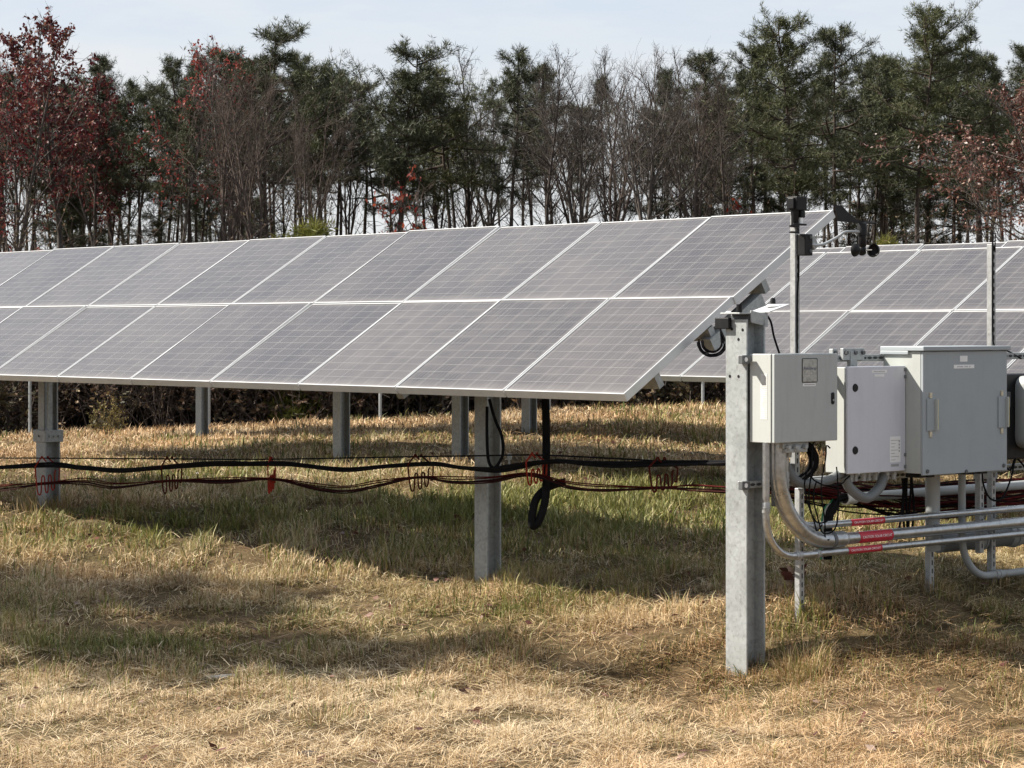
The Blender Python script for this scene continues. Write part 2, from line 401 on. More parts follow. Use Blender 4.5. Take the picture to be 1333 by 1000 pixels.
def blades(n, y0, y1, lmul, wmul, lying=0.):
    y = np.sqrt(rng.uniform(y0 ** 2, y1 ** 2, int(n * 1.6))); x = rng.uniform(-1, 1, len(y)) * (y * .242 + .25)
    cl = np.clip((fbm(x * 4.5, y * 3.2, 5, 3) - .5) * 1.5 + .5, 0, 1)
    keep = rng.random(len(x)) < np.clip((cl - .22) * 2.4, .15, 1)
    x, y, cl = x[keep][:n], y[keep][:n], cl[keep][:n]; n = len(x)
    z = gz(x, y)
    gr = green_field(x, y); isg = rng.random(n) < gr * .9
    ly = (rng.random(n) < lying) & ~isg
    az = rng.uniform(0, 2 * np.pi, n)
    big = fbm(x * 1.3, y * 1.3, 41, 3)
    L = lmul * rng.uniform(.35, 1.3, n) * (.30 + 1.3 * cl) * (.5 + 1.0 * big)
    L = np.where(isg, L * 1.35, L); L = np.where(ly, lmul * rng.uniform(.7, 2.4, n), L)
    th = np.abs(rng.normal(0, .85, n)) + .12; th = np.where(isg, th * .75, th); th = np.minimum(th, 1.35)
    th = np.where(ly, rng.uniform(1.30, 1.52, n), th)
    W = wmul * rng.uniform(.6, 1.4, n); W = np.where(isg, W * 1.5, W)
    dirx, diry = np.cos(az), np.sin(az)
    wa = az + np.pi / 2 + rng.normal(0, .6, n); wx, wy = np.cos(wa), np.sin(wa)
    bend = np.where(ly, .1, rng.uniform(.1, .75, n))
    t1 = np.maximum(th - bend * .4, .03); t2 = np.minimum(th + bend, 1.65)
    mx = x + dirx * np.sin(t1) * L * .55; my = y + diry * np.sin(t1) * L * .55; mz = z + np.cos(t1) * L * .55
    tx = mx + dirx * np.sin(t2) * L * .45; ty = my + diry * np.sin(t2) * L * .45; tz = mz + np.cos(t2) * L * .45
    lift = np.where(ly, rng.uniform(.005, .05, n) * lmul / .1, -.004)
    V = np.empty((n, 5, 3), np.float32)
    for k, (px, py, pz, s, ww) in enumerate(((x, y, z, -1, 1), (x, y, z, 1, 1), (mx, my, mz, 1, .8), (mx, my, mz, -1, .8), (tx, ty, tz, 0, 0))):
        V[:, k, 0] = px + wx * W * s * ww * .5; V[:, k, 1] = py + wy * W * s * ww * .5; V[:, k, 2] = pz + lift
    # hue of each blade: r = dry tone, g = greenness
    dry = np.clip(rng.normal(.5, .27, n) + (big - .5) * 1.1 + np.where(ly, .35, 0), 0, 1)
    rust = np.clip((fbm(x * .5, y * .35, 61, 3) - .52) * 3 + np.clip((y - 20) / 14, 0, .75), 0, 1)
    olive = np.clip((y - 11.6) / 1.6, 0, 1) * np.clip((23 - y) / 4, 0, 1) * np.clip(.35 + (fbm(x * .8, y * .6, 71, 3) - .5) * 2.5, 0, 1)
    return V, np.stack([dry, np.where(isg, rng.uniform(.6, 1, n), olive * rng.uniform(0, .55, n)), rust], 1)
def tufts(spots):
    """longer untrimmed blades round the feet of the posts"""
    out = []
    for cx, cy, n, rad, ln, wd in spots:
        q = rng.uniform(0, 6.283, n); rr_ = rad * (.35 + .75 * rng.random(n)); x = cx + np.cos(q) * rr_; y = cy + np.sin(q) * rr_; z = gz(x, y)
        L = ln * rng.uniform(.4, 1.2, n); az = q + rng.normal(0, .9, n); th = np.abs(rng.normal(.25, .3, n)); b_ = rng.uniform(.2, .9, n); W = wd * rng.uniform(.7, 1.3, n)
        wx, wy = np.cos(az + 1.57), np.sin(az + 1.57); dx, dy = np.cos(az), np.sin(az)
        mx, my, mz = x + dx * np.sin(th) * L * .55, y + dy * np.sin(th) * L * .55, z + np.cos(th) * L * .55
        tx, ty, tz = mx + dx * np.sin(th + b_) * L * .45, my + dy * np.sin(th + b_) * L * .45, mz + np.cos(th + b_) * L * .45
        V = np.empty((n, 5, 3), np.float32)
        for k, (px, py, pz, s, ww) in enumerate(((x, y, z, -1, 1), (x, y, z, 1, 1), (mx, my, mz, 1, .8), (mx, my, mz, -1, .8), (tx, ty, tz, 0, 0))):
            V[:, k, 0] = px + wx * W * s * ww * .5; V[:, k, 1] = py + wy * W * s * ww * .5; V[:, k, 2] = pz - .004
        out.append((V, np.stack([rng.uniform(.2, .9, n), (rng.random(n) < .4) * rng.uniform(.4, 1, n), np.zeros(n)], 1)))
    return out
def grass():
    sets = [blades(130000, 8.6, 12.2, .066, .0030, .52), blades(130000, 12.0, 15.5, .076, .0042, .34), blades(105000, 15.3, 20.5, .092, .0062, .16),
            blades(95000, 20.3, 30, .080, .009, .2), blades(60000, 29.5, 44, .090, .014, .1)]
    sets += tufts([(1.30, 12.12, 260, .17, .10, .004), (1.52, 12.0, 500, .14, .17, .004), (-.22, 14.85, 200, .17, .10, .005), (-3.85, 18.9, 260, .2, .2, .007), (1.62, 12.5, 160, .09, .12, .004),
        (2.43, 13.2, 160, .09, .13, .004), (2.85, 13.6, 160, .09, .13, .004), (-1.76, 23.1, 160, .2, .18, .009), (-2.0, 12.5, 360, .3, .10, .004), (-2.6, 13.1, 300, .3, .11, .004), (2.6, 11.2, 260, .25, .12, .004),
        (-.9, 11.0, 240, .2, .10, .0035), (.6, 10.6, 260, .25, .10, .0035), (2.0, 10.2, 240, .2, .11, .0035), (-1.4, 15.6, 260, .3, .14, .005), (.9, 14.4, 240, .25, .13, .005)])
    V = np.concatenate([s[0] for s in sets]); C = np.concatenate([s[1] for s in sets]); n = len(V)
    o5 = np.arange(n)[:, None] * 5
    q = o5 + np.array([[0, 1, 2, 3]]); t = o5 + np.array([[3, 2, 4]])
    m, nt, b = newmat('grass_blades')
    at_ = nt.nodes.new('ShaderNodeAttribute'); at_.attribute_name = 'tone'
    sp = nt.nodes.new('ShaderNodeSeparateColor'); nt.links.new(at_.outputs['Color'], sp.inputs[0])
    dry = ramp(nt, sp.outputs[0], [(0, (.060, .036, .019)), (.25, (.180, .110, .052)), (.5, (.370, .252, .126)), (.8, (.560, .418, .245)), (1, (.68, .56, .385))])
    dry = mixc(nt, mth(nt, 'MULTIPLY', sp.outputs[2], .36), dry, mixc(nt, 1., dry, (1.12, .80, .58), 'MULTIPLY'))
    gi = nt.nodes.new('ShaderNodeNewGeometry')
    gr = ramp(nt, gi.outputs['Random Per Island'], [(0, (.05, .075, .016)), (.5, (.125, .155, .032)), (.9, (.26, .26, .07)), (1, (.40, .40, .20))])
    c = mixc(nt, sp.outputs[1], dry, gr)
    nt.links.new(c, b.inputs['Base Color']); b.inputs['Roughness'].default_value = .6; b.inputs['Specular IOR Level'].default_value = .25
    tr = nt.nodes.new('ShaderNodeBsdfTranslucent'); nt.links.new(c, tr.inputs[0])
    mx = nt.nodes.new('ShaderNodeMixShader'); mx.inputs[0].default_value = .25
    nt.links.new(b.outputs[0], mx.inputs[1]); nt.links.new(tr.outputs[0], mx.inputs[2]); nt.links.new(mx.outputs[0], nt.nodes['Material Output'].inputs[0])
    me = fastmesh('grass', V.reshape(-1, 3), [(q, 4), (t, 3)], m)
    ca = me.color_attributes.new('tone', 'FLOAT_COLOR', 'POINT')
    cc = np.ones((n * 5, 4), np.float32); cc[:, :3] = np.repeat(C, 5, 0); ca.data.foreach_set('color', cc.ravel())
    o = bpy.data.objects.new('grass', me); COL.objects.link(o)
    tag(o, 'dry straw coloured grass with green patches covering the field', 'grass', kind='stuff')
grass()

def fallen_leaves():
    n = 900; y = np.sqrt(rng.uniform(8.6 ** 2, 24 ** 2, n)); x = rng.uniform(-1, 1, n) * (y * .24 + .2); z = gz(x, y) + rng.uniform(.008, .045, n)
    C = np.stack([x, y, z], 1); u = rng.normal(0, 1, (n, 3)); u[:, 2] *= .35; u /= np.linalg.norm(u, axis=1, keepdims=True); w_ = rng.normal(0, 1, (n, 3)); w_[:, 2] *= .35
    w_ -= (w_ * u).sum(1, keepdims=True) * u; w_ /= np.linalg.norm(w_, axis=1, keepdims=True); l = rng.uniform(.018, .042, (n, 1))
    V = np.stack([C - u * l, C + w_ * l * .55 + u * l * .1, C + u * l, C - w_ * l * .55], 1)
    me = fastmesh('fallen_leaves', V.reshape(-1, 3), [(np.arange(n * 4).reshape(n, 4), 4)], M['oak']); o = bpy.data.objects.new('fallen_leaves', me); COL.objects.link(o)
    tag(o, 'small fallen brown leaves scattered through the grass', 'leaves', kind='stuff')
fallen_leaves()

# ------------------------------------------------------------------ solar arrays
L = 1.02
GW, GL = .988, 1.008
def panel_meshes():
    m = MB(); m.box(.006, GW - .006, .006, GL - .006, .006, .0455)
    g = m.build('panel_glass_source', M['glass']); f = MB()
    f.box(0, GW, 0, .0095, 0, .05).box(0, GW, GL - .0095, GL, 0, .05).box(0, .0085, .0096, GL - .0096, 0, .05).box(GW - .0085, GW, .0096, GL - .0096, 0, .05)
    fr = f.build('panel_frame_source', M['alu'], bevel=.0012, segs=1)
    gm, fm = g.data, fr.data
    bpy.data.objects.remove(g); bpy.data.objects.remove(fr)
    gm.name = 'solar_panel'; fm.name = 'panel_frame'
    return gm, fm
GM, FM = panel_meshes()
def hpost(root, x, y, z0, z1, b, d, mat, t=.012, holes=True, name='post', ty=None):
    """H pile: flanges face local -x and +x, web between them, seen recessed from -y"""
    m = MB(); x0, x1 = x - d / 2, x + d / 2; y0, y1 = y - b / 2, y + b / 2
    m.prism([(x0,y0),(x0+t,y0),(x0+t,y-t/2),(x1-t,y-t/2),(x1-t,y0),(x1,y0),(x1,y1),(x1-t,y1),(x1-t,y+t/2),(x0+t,y+t/2),(x0+t,y1),(x0,y1)], z0, z1)
    o = m.build(name, mat, root)
    if holes:
        for yy, zz in ((-.32, .055), (.2, .05), (-.12, .105), (-.12, .30), (.3, .3)):
            MB().lathe([(.0085, -.0012), (.0085, .0006)], 10, (x0, y + yy * b, z1 - zz), 'x').build('bolt_hole', M['black'], o)
    return o
def array(name, label, ox, oy, dz, tilt, n0, n1, posts, end_detail=False, group=None):
    """(ox, oy, eye-relative dz) is the lower corner at index 0; modules n0..n1 run along local y"""
    root = thing(name, label, 'solar array', (ox, oy, g1(ox, oy)), A, group)
    zb = EYE + dz - root.location.z
    ct, st = math.cos(tilt), math.sin(tilt)
    for n in range(n0, n1):
        for r in range(2):
            o = bpy.data.objects.new('solar_panel', GM); COL.objects.link(o); o.parent = root
            jit = random.Random(n * 17 + r * 5 + int(ox * 10))
            tl = tilt + R(jit.uniform(-.45, .45)) + (R(.35) if r == 0 else -R(.35))
            c2, s2 = math.cos(tl), math.sin(tl)
            px, pz = (0, 0) if r == 0 else (L * ct, L * st)
            mt = Matrix(((0, c2, -s2, px), (-1, 0, 0, n + 1 - .006), (0, s2, c2, zb + pz), (0, 0, 0, 1)))
            o.matrix_local = mt
            f = bpy.data.objects.new('panel_frame', FM); COL.objects.link(f); f.parent = o
    def on(v, w=0): return (v * ct - w * st, zb + v * st + w * ct)     # point in the section, w below the plane
    for v in (.28, .78, 1.30, 1.80):
        px, pz = on(v, -.045)
        m = MB(); m.obox((px, (n0 + n1) / 2, pz), (ct * .022, 0, st * .022), (0, (n1 - n0) / 2 - .02, 0), (-st * .040, 0, ct * .040))
        m.build('purlin', M['galv_dark'], root)
    for (n, bw, dw, base, collar) in posts:
        px, pz = on(1.02, -.20)
        wx, wy = ox + HX * px + DX * n, oy + HY * px + DY * n
        zg = g1(wx, wy) - root.location.z - .25
        mat = M['galv'] if collar != 'end' else M['galv']
        if collar != 'end':
            a, b_ = on(.2, -.13), on(1.85, -.13)
            r_ = MB(); mid = ((a[0]+b_[0])/2, n, (a[1]+b_[1])/2)
            r_.obox(mid, (ct * .83, 0, st * .83), (0, .03, 0), (-st * .04, 0, ct * .04)); r_.build('rafter', M['galv_dark'], root)
        if collar == 'collar':
            zc = zg + .25 + .62
            hpost(root, px, n, zg, zc, bw, dw, M['galv'], holes=False)
            hpost(root, px, n, zc + .001, pz + .05, bw * .62, dw * .95, M['galv_dark'], holes=False, name='upper_post')
            mm = MB(); mm.box(px - dw * .35, px - dw * .1, n - bw * .62, n - bw * .45, zc, pz); mm.build('upper_channel', M['galv'], root)
            k = MB(); k.box(px - dw*.62, px + dw*.62, n - bw*.66, n + bw*.66, zc - .045, zc + .055); c_ = k.build('collar', M['galv_dark'], root, bevel=.004)
            kk = MB()
            for q in (-.3, .0, .3): kk.lathe([(.010, -.012), (.010, 0)], 6, (px + q * dw, n - bw * .66, zc + .005), 'y')
            kk.lathe([(.010, -.012), (.010, 0)], 6, (px - dw * .62, n, zc + .005), 'x'); kk.build('bolt', M['galv'], c_)
        elif collar != 'end':
            hpost(root, px, n, zg, pz + .06, bw, dw, M['galv'], holes=False)
            if collar == 'tab':
                k = MB(); k.box(px - dw*.30, px + dw*.30, n - bw*.5 - .006, n - bw*.5 + .0, pz - .34, pz - .16); c_ = k.build('tab_plate', M['galv'], root, bevel=.002)
                kk = MB(); kk.lathe([(.014, -.010), (.014, 0)], 10, (px, n - bw*.5 - .006, pz - .21), 'y'); kk.lathe([(.007, -.006), (.007, 0)], 8, (px, n - bw*.5 - .006, pz - .29), 'y'); kk.build('bolt', M['black'], c_)
    return root, on, zb
front, on1, zb1 = array('solar_array', 'nearest dusty solar array filling the left and middle of the picture above hanging cables',
    .6316, 12.5447, -.3971, R(31.69), 0, 12, [(2.29, .125, .12, 0, 'tab'), (7.85, .15, .14, 0, 'collar')])
array('solar_array', 'second solar array partly hidden behind the grey equipment boxes and the sensor mast',
    2.0075, 17.4744, -.4177, R(30.26), -4, 12, [(6.73, .13, .12, 0, ''), (4.88, .12, .11, 0, ''), (-1.2, .13, .12, 0, '')])
array('solar_array', 'farthest solar array, only a thin strip of its top edge in view',
    3.4489, 20.8736, -.2477, R(31), -3, 15, [(6.02, .13, .12, 0, ''), (12.6, .13, .12, 0, ''), (1.0, .13, .12, 0, '')])

# ------------------------------------------------------------------ end post with the rack: rack frame k (along h), e (along d), world z
OX, OY = 1.313, 12.9
S = .938             # rack units to metres
def rk(k, e, z): return Vector(((OX + HX * k + DX * e) * S, (OY + HY * k + DY * e) * S, EYE + (z - EYE) * S))
def zloc(zw): return EYE + (zw - EYE) / S
def zr(py, k, e): return EYE - (py - 428) * (OY + HY * k + DY * e) / F
def rthing(name, label, cat, k, e, z, group=None):
    o = thing(name, label, cat, rk(k, e, z), A, group); o.scale = (S, S, S)
    return o, (k, e, z)
# end post: a part of the front array
def in_front(k, e, z):
    p = rk(k, e, z) - Vector(front.location); return (HX * p.x + HY * p.y, DX * p.x + DY * p.y, p.z)
a_ = in_front(.078, .08, 0)
zt = in_front(0, 0, zr(416, 0, 0))[2]
hpost(front, a_[0], a_[1], g1(*rk(.078, .08, 0).xy) - front.location.z - .3, zt, .148, .146, M['galv'], .012)
pv = on1(.74, -.10); pw = on1(1.22, -.10)
ct, st = math.cos(R(31.69)), math.sin(R(31.69)); mid = ((pv[0]+pw[0])/2, .045, (pv[1]+pw[1])/2)
MB().obox(mid, (ct*.25, 0, st*.25), (0, .04, 0), (-st*.045, 0, ct*.045)).build('rafter', M['galv_dark'], front)
m = MB(); m.box(a_[0]-.105, a_[0]+.115, a_[1]-.055, a_[1]+.085, zt + .028, zt + .036)
m.obox((a_[0]+.03, a_[1]-.07, zt + .005), (.065, 0, -.011), (0, .004, 0), (0, 0, .032)); m.build('cap_plate', M['galv'], front, bevel=.002)
MB().box(a_[0]-.02, a_[0]+.11, a_[1]-.04, a_[1]+.09, zt - .005, zt + .027).build('saddle', M['dark_bracket'], front, bevel=.004)
MB().box(a_[0]-.10, a_[0]-.074, a_[1]+.03, a_[1]+.13, zt-.05, zt+.01).build('side_bracket', M['black'], front, bevel=.004)
MB().tube([(a_[0]-.08, a_[1]-.03, zt+.034), (a_[0]-.08, a_[1]-.03, zt+.08)], .016, 12).build('clamp_knob', M['black'], front, True)

# reference cell / pyranometer plate on the end of the array
t, b0 = rthing('irradiance_sensor', 'white plate with a round disc and black knob sticking out past the end post', 'sensor', .16, .04, zr(404, .1, .1))
b0 = Vector(b0)
m = MB(); s_ = math.sin(R(12)); m.obox(b0 + Vector((.10, .02, .012)), (.085, 0, .022), (0, .075, 0), (-.0006, 0, .003)); m.build('plate', M['alu'], t, bevel=.001, base=b0)
m = MB(); m.lathe([(.040, 0), (.042, .006), (.035, .012), (.018, .016)], 20, b0 + Vector((.13, .02, .020))); m.build('disc', M['white_plastic'], t, True, base=b0)
m = MB(); m.lathe([(.015, 0), (.016, .02), (.012, .034), (.006, .036)], 14, b0 + Vector((.125, .02, .036))); m.build('knob', M['black'], t, True, base=b0)
m = MB(); m.tube(catmull([b0 + Vector(q) for q in ((.05,.03,0),(.06,-.02,-.06),(.09,-.02,-.15),(.16,.0,-.25),(.24,.05,-.30))]), .006, 6); m.build('lead', M['rubber'], t, True, base=b0)

# coil of leads at the edge of the panels
t = thing('cable_coil', 'loop of black panel leads hanging at the end of the nearest array', 'cable coil', at(926, 452, 12.85))
c0 = Vector(t.location)
for i in range(9):
    r_ = random.Random(i); rad = .064 + r_.uniform(-.018, .02); P = []
    for j in range(15):
        q = R(-10 + 200 * j / 14 + r_.uniform(-8, 8)); P.append(c0 + Vector((math.cos(q + R(0)) * rad + .004, (i - 4) * .006 + r_.uniform(-.003, .003), -math.sin(q) * rad * .95 + .025)))
    P[0] = c0 + Vector((.05, 0, .085 + r_.uniform(0, .02)))
    MB().tube(P, .0042, 6).build('lead', M['rubber'], t, True, base=c0)

# ------------------------------------------------------------------ equipment rack (strut posts and rails)
rack = thing('equipment_rack', 'galvanized slotted strut rack of posts and rails carrying the grey boxes', 'rack', rk(1.2, .03, zloc(g1(*rk(1.2, .03, 0).xy))), A); rack.scale = (S, S, S)
rb = Vector((1.2, .03, zloc(rack.location.z)))
def strut_v(root, base, k, e, z0, z1, name='post', lean=0., w=.041, slots=True):
    m = MB(); m.box(k - w/2, k + w/2, e - w/2, e + w/2, z0, z1)
    o = m.build(name, M['strut'], root, bevel=.003, base=base, segs=1)
    if slots:
        s = MB(); z = z0 + .03
        while z < z1 - .03:
            s.box(k - .005, k + .005, e - w/2 - .0012, e - w/2 + .0005, z, z + .029); z += .0508
        s.build('slot', M['gasket'], o, base=base); 
    if lean: o.rotation_euler = (0, lean, 0)
    return o
def strut_h(root, base, k0, k1, e, z, w=.041, name='rail'):
    m = MB(); m.box(k0, k1, e - w/2, e + w/2, z - w/2, z + w/2)
    o = m.build(name, M['galv_dark'], root, bevel=.003, base=base, segs=1); s = MB(); k = k0 + .03
    while k < k1 - .03:
        s.add([(k + (.014 + .008*abs(math.cos(q)))*math.cos(q), e - w/2 - .0012, z + .0085*math.sin(q)) for q in [i*math.pi/6 for i in range(12)]], [tuple(range(12))]); k += .0508
    s.build('slot', M['label'] if False else M['gasket'], o, base=base)
    return o
for k, e, top in ((.512, .06, zr(640, .512, .06) + .02), (1.704, .06, zr(470, 1.7, .06)), (2.32, .06, zr(318, 2.3, .06))):
    zg = zloc(g1(*rk(k, e, 0).xy) - .2)
    strut_v(rack, rb, k, e, zg, top)
zr1, zr2 = zr(468, 0, .0), zr(631.5, 0, .0)
strut_h(rack, rb, -.03, 3.2, .022, zr1 - .0); strut_h(rack, rb, -.03, 3.2, .022, zr2)
m = MB()
for zz in (zr1, zr2):      # clips on the front flange of the end post
    c_ = MB().box(-.064, -.001, -.028, .004, zz - .024, zz + .024).build('clip', M['dark_bracket'], rack, bevel=.003, base=rb)
    MB().lathe([(.013, -.0015), (.013, 0)], 12, (-.034, -.028, zz), 'y').build('clip_hole', M['label'], c_, base=rb)
# splice plates with bolts on the upper rail, left of the big cabinet
m = MB(); m.box(.70, .745, -.03, .0, zr1 - .03, zr1 + .055); m.box(.80, .99, -.024, .0, zr1 - .012, zr1 + .058); m.box(.86, .92, -.03, .0, zr1 - .05, zr1 + .04)
c_ = m.build('splice_plate', M['galv'], rack, bevel=.003, base=rb); m = MB()
for k in (.72, .82, .90, .97): MB().lathe([(.013, -.014), (.013, 0)], 6, (k, -.026, zr1 + .032), 'y').build('bolt', M['dark_bracket'], c_, base=rb)
strut_v(rack, rb, 2.12, .0, zr(720, 2.1, 0), zr(462, 2.1, 0), 'upright')
# leads up the tall right post
t = thing('antenna_leads', 'two thin dark antenna rods and cables on the tall right strut post', 'antenna', rk(2.3, .03, zr(318, 2.3, .03)), A); t.scale = (S, S, S); b0 = Vector((2.3, .03, zr(318, 2.3, .03)))
m = MB(); m.tube([(2.296, .032, b0.z - .55), (2.295, .030, b0.z + .075)], .006, 6); m.tube([(2.325, .034, b0.z - .05), (2.326, .034, b0.z + .07)], .004, 6); m.build('rod', M['rubber'], t, True, base=b0)
m = MB(); m.tube(catmull([(2.296,.03,b0.z-.55),(2.30,.028,b0.z-.62),(2.33,.02,b0.z-.66),(2.42,.01,b0.z-.67),(2.55,0,b0.z-.72)]), .005, 6); m.build('lead', M['rubber'], t, True, base=b0)

# ------------------------------------------------------------------ text helper
def text_mesh(s, size):
    cu = bpy.data.curves.new('lettering', 'FONT'); cu.body = s; cu.size = size; cu.align_x = 'CENTER'; cu.align_y = 'CENTER'
    o = bpy.data.objects.new('lettering', cu); COL.objects.link(o)
    dg = bpy.context.evaluated_depsgraph_get(); me = bpy.data.meshes.new_from_object(o.evaluated_get(dg))
    V = [tuple(v.co) for v in me.vertices]; Fc = [tuple(p.vertices) for p in me.polygons]
    bpy.data.objects.remove(o); return V, Fc
def face_text(parent, base, s, size, k, e, z, mat, sx=1.0, name='lettering'):
    V, Fc = text_mesh(s, size); m = MB(); m.add([(k + x * sx, e, z + y) for x, y, _ in V], Fc)
    return m.build(name, mat, parent, base=base)

# ------------------------------------------------------------------ the boxes
def enclosure(name, label, k0, k1, e0, ef, z0, z1, body_mat, door_mat, door_t=.022, over=.0):
    t, b0 = rthing(name, label, 'electrical box', (k0+k1)/2, e0, z0); b0 = Vector(b0)
    MB().box(k0, k1, ef + door_t + .006, e0, z0, z1).build('body', body_mat, t, bevel=.004, base=b0)
    MB().box(k0 + .006, k1 - .006, ef + door_t - .001, ef + door_t + .0055, z0 + .006, z1 - .006).build('gasket', M['gasket'], t, base=b0)
    d = MB().box(k0 - over, k1 + over, ef, ef + door_t - .0015, z0 - over, z1 + over).build('door', door_mat, t, bevel=.005, base=b0, segs=3)
    return t, b0, d
# 1: monitoring box on the end post
K0, K1, EF = .022, .555, -.19
Z1, Z0 = zr(461, .0, -.185), zr(577.5, .0, -.185)
t, b0, d = enclosure('control_box', 'warm grey box with a metal plaque, mounted against the front post', K0, K1, -.002, EF, Z0, Z1, M['box_side'], M['box_warm'])
tb1 = (t, b0)
pk, pz_ = K0 + .292, Z1 - .094
MB().box(pk - .06, pk + .06, EF - .003, EF - .0002, pz_ - .064, pz_ + .064).build('plaque', M['plaque'], d, bevel=.001, base=b0)
m = MB()
for zz in (pz_ - .0665, pz_ + .0665): m.box(pk - .0625, pk + .0625, EF - .0025, EF - .0002, zz - .0018, zz + .0018)
for kk in (pk - .0635, pk + .0635): m.box(kk - .0018, kk + .0018, EF - .0025, EF - .0002, pz_ - .064, pz_ + .064)
m.build('plaque_border', M['gasket'], d, base=b0)
face_text(d, b0, 'AlsoEnergy', .0235, pk, EF - .0036, pz_ + .012, M['navy'])
MB().box(pk - .045, pk + .045, EF - .0036, EF - .003, pz_ - .024, pz_ - .021).build('print_line', M['print'], d, base=b0)
MB().box(pk - .056, pk + .050, EF - .0014, EF - .0002, Z1 - .183, Z1 - .166).build('label', M['label'], d, base=b0)
m = MB()
for i in range(11): m.box(pk - .045 + i*.0082, pk - .045 + i*.0082 + .0052, EF - .0019, EF - .0014, Z1 - .1775, Z1 - .1705)
m.build('print_line', M['print'], d, base=b0)
lk = K1 - .045; lz = Z1 - .255
m = MB(); P = [(lk + (.012)*math.cos(q), lz + (.022 if math.sin(q) > 0 else -.022) + .012*math.sin(q)) for q in [i*math.pi/8 for i in range(16)]]
m.add([(x, EF - .006, z) for x, z in P] + [(x, EF, z) for x, z in P], [tuple(range(16))] + [(i, (i+1)%16, 16+(i+1)%16, 16+i) for i in range(16)])
lt = m.build('latch', M['black'], d, base=b0, smooth=False)
MB().lathe([(.006, -.004), (.006, 0)], 10, (lk, EF - .006, lz - .01), 'y').build('key_slot', M['galv_dark'], lt, base=b0)
MB().box(K0 - .0012, K0 + .0002, -.135, -.085, Z0 + .13, Z0 + .385).build('label', M['paper'], t, bevel=0, base=b0)
m = MB(); r_ = random.Random(4)
for i in range(22): m.box(K0 - .0018, K0 - .0012, -.13, -.13 + r_.uniform(.012, .04), Z0 + .14 + i*.0108, Z0 + .1435 + i*.0108)
m.build('print_line', simple('pale_print', (.40, .40, .40)), t, base=b0)
# junction fitting below
m = MB(); m.box(.12, .335, -.165, -.04, Z0 - .035, Z0 - .001); m.box(.135, .315, -.175, -.05, Z0 - .058, Z0 - .0352); m.box(.20, .25, -.182, -.165, Z0 - .05, Z0 - .02)
fb = m.build('gland_block', M['pvc'], t, bevel=.004, base=b0); m = MB()
for k in (.15, .21, .29): MB().lathe([(.012, -.02), (.015, 0)], 8, (k, -.17, Z0 - .028), 'y').build('gland_nut', M['galv'], fb, base=b0)
MB().lathe([(.018, -.03), (.021, 0)], 8, (.225, -.11, Z0 - .058)).build('gland_nut', M['galv'], fb, base=b0)
# 2: white combiner box
K0, K1, EF = .668, 1.182, -.172
Z1, Z0 = zr(478.5, .633, EF), zr(617, .633, EF)
t, b0, d = enclosure('control_box', 'pale lilac grey box with two round black locks beside the big cabinet', K0, K1, -.002, EF, Z0, Z1, M['box_side'], M['box_white'], .02, .004)
m = MB()
for zz in (Z1 - .118, Z1 - .478):
    MB().lathe([(.022, -.004), (.024, 0)], 20, (K0 + .062, EF, zz), 'y').build('lock', M['black'], d, True, base=b0)
kc = (K0 + K1) / 2 + .02
for q in ((kc - .068, kc + .068, EF - .0014, EF, Z1 - .034, Z1 - .018), (kc - .044, kc + .044, EF - .0014, EF, Z1 - .057, Z1 - .042), (K1 - .14, K1 - .045, EF - .0012, EF, Z0 + .05, Z0 + .20)): MB().box(*q).build('label', M['label'], d, base=b0)
m = MB(); r_ = random.Random(8)
for i in range(9): m.box(kc - .05 + i*.0112, kc - .043 + i*.0112, EF - .0019, EF - .0014, Z1 - .029, Z1 - .023)
for i in range(7): m.box(K1 - .132, K1 - .132 + r_.uniform(.03, .075), EF - .0017, EF - .0012, Z0 + .062 + i*.019, Z0 + .065 + i*.019)
for i in range(4): m.box(K1 - .062, K1 - .052, EF - .0018, EF - .0012, Z0 + .108 + i*.019, Z0 + .12 + i*.019)
m.box(K1 - .13, K1 - .06, EF - .0012, EF - .0002, Z0 + .024, Z0 + .040); m.build('print_line', M['print'], d, base=b0)
for zz in (Z1 - .06, Z0 + .09, Z0 + .02, Z1 - .018): MB().box(K1 - .012, K1 + .006, EF - .004, EF + .01, zz - .01, zz + .01).build('hinge', M['pvc_dark'], d, base=b0)
m = MB(); r_ = random.Random(3)
for i in range(7):
    k = K0 + .10 + i * .062; MB().lathe([(.016, -.055), (.016, -.03), (.02, -.03), (.02, -.001)], 8, (k, -.09 + r_.uniform(-.03, .03), Z0)).build('gland_nut', M['galv_dark'], t, base=b0)
B2 = (K0, K1, Z0, EF)
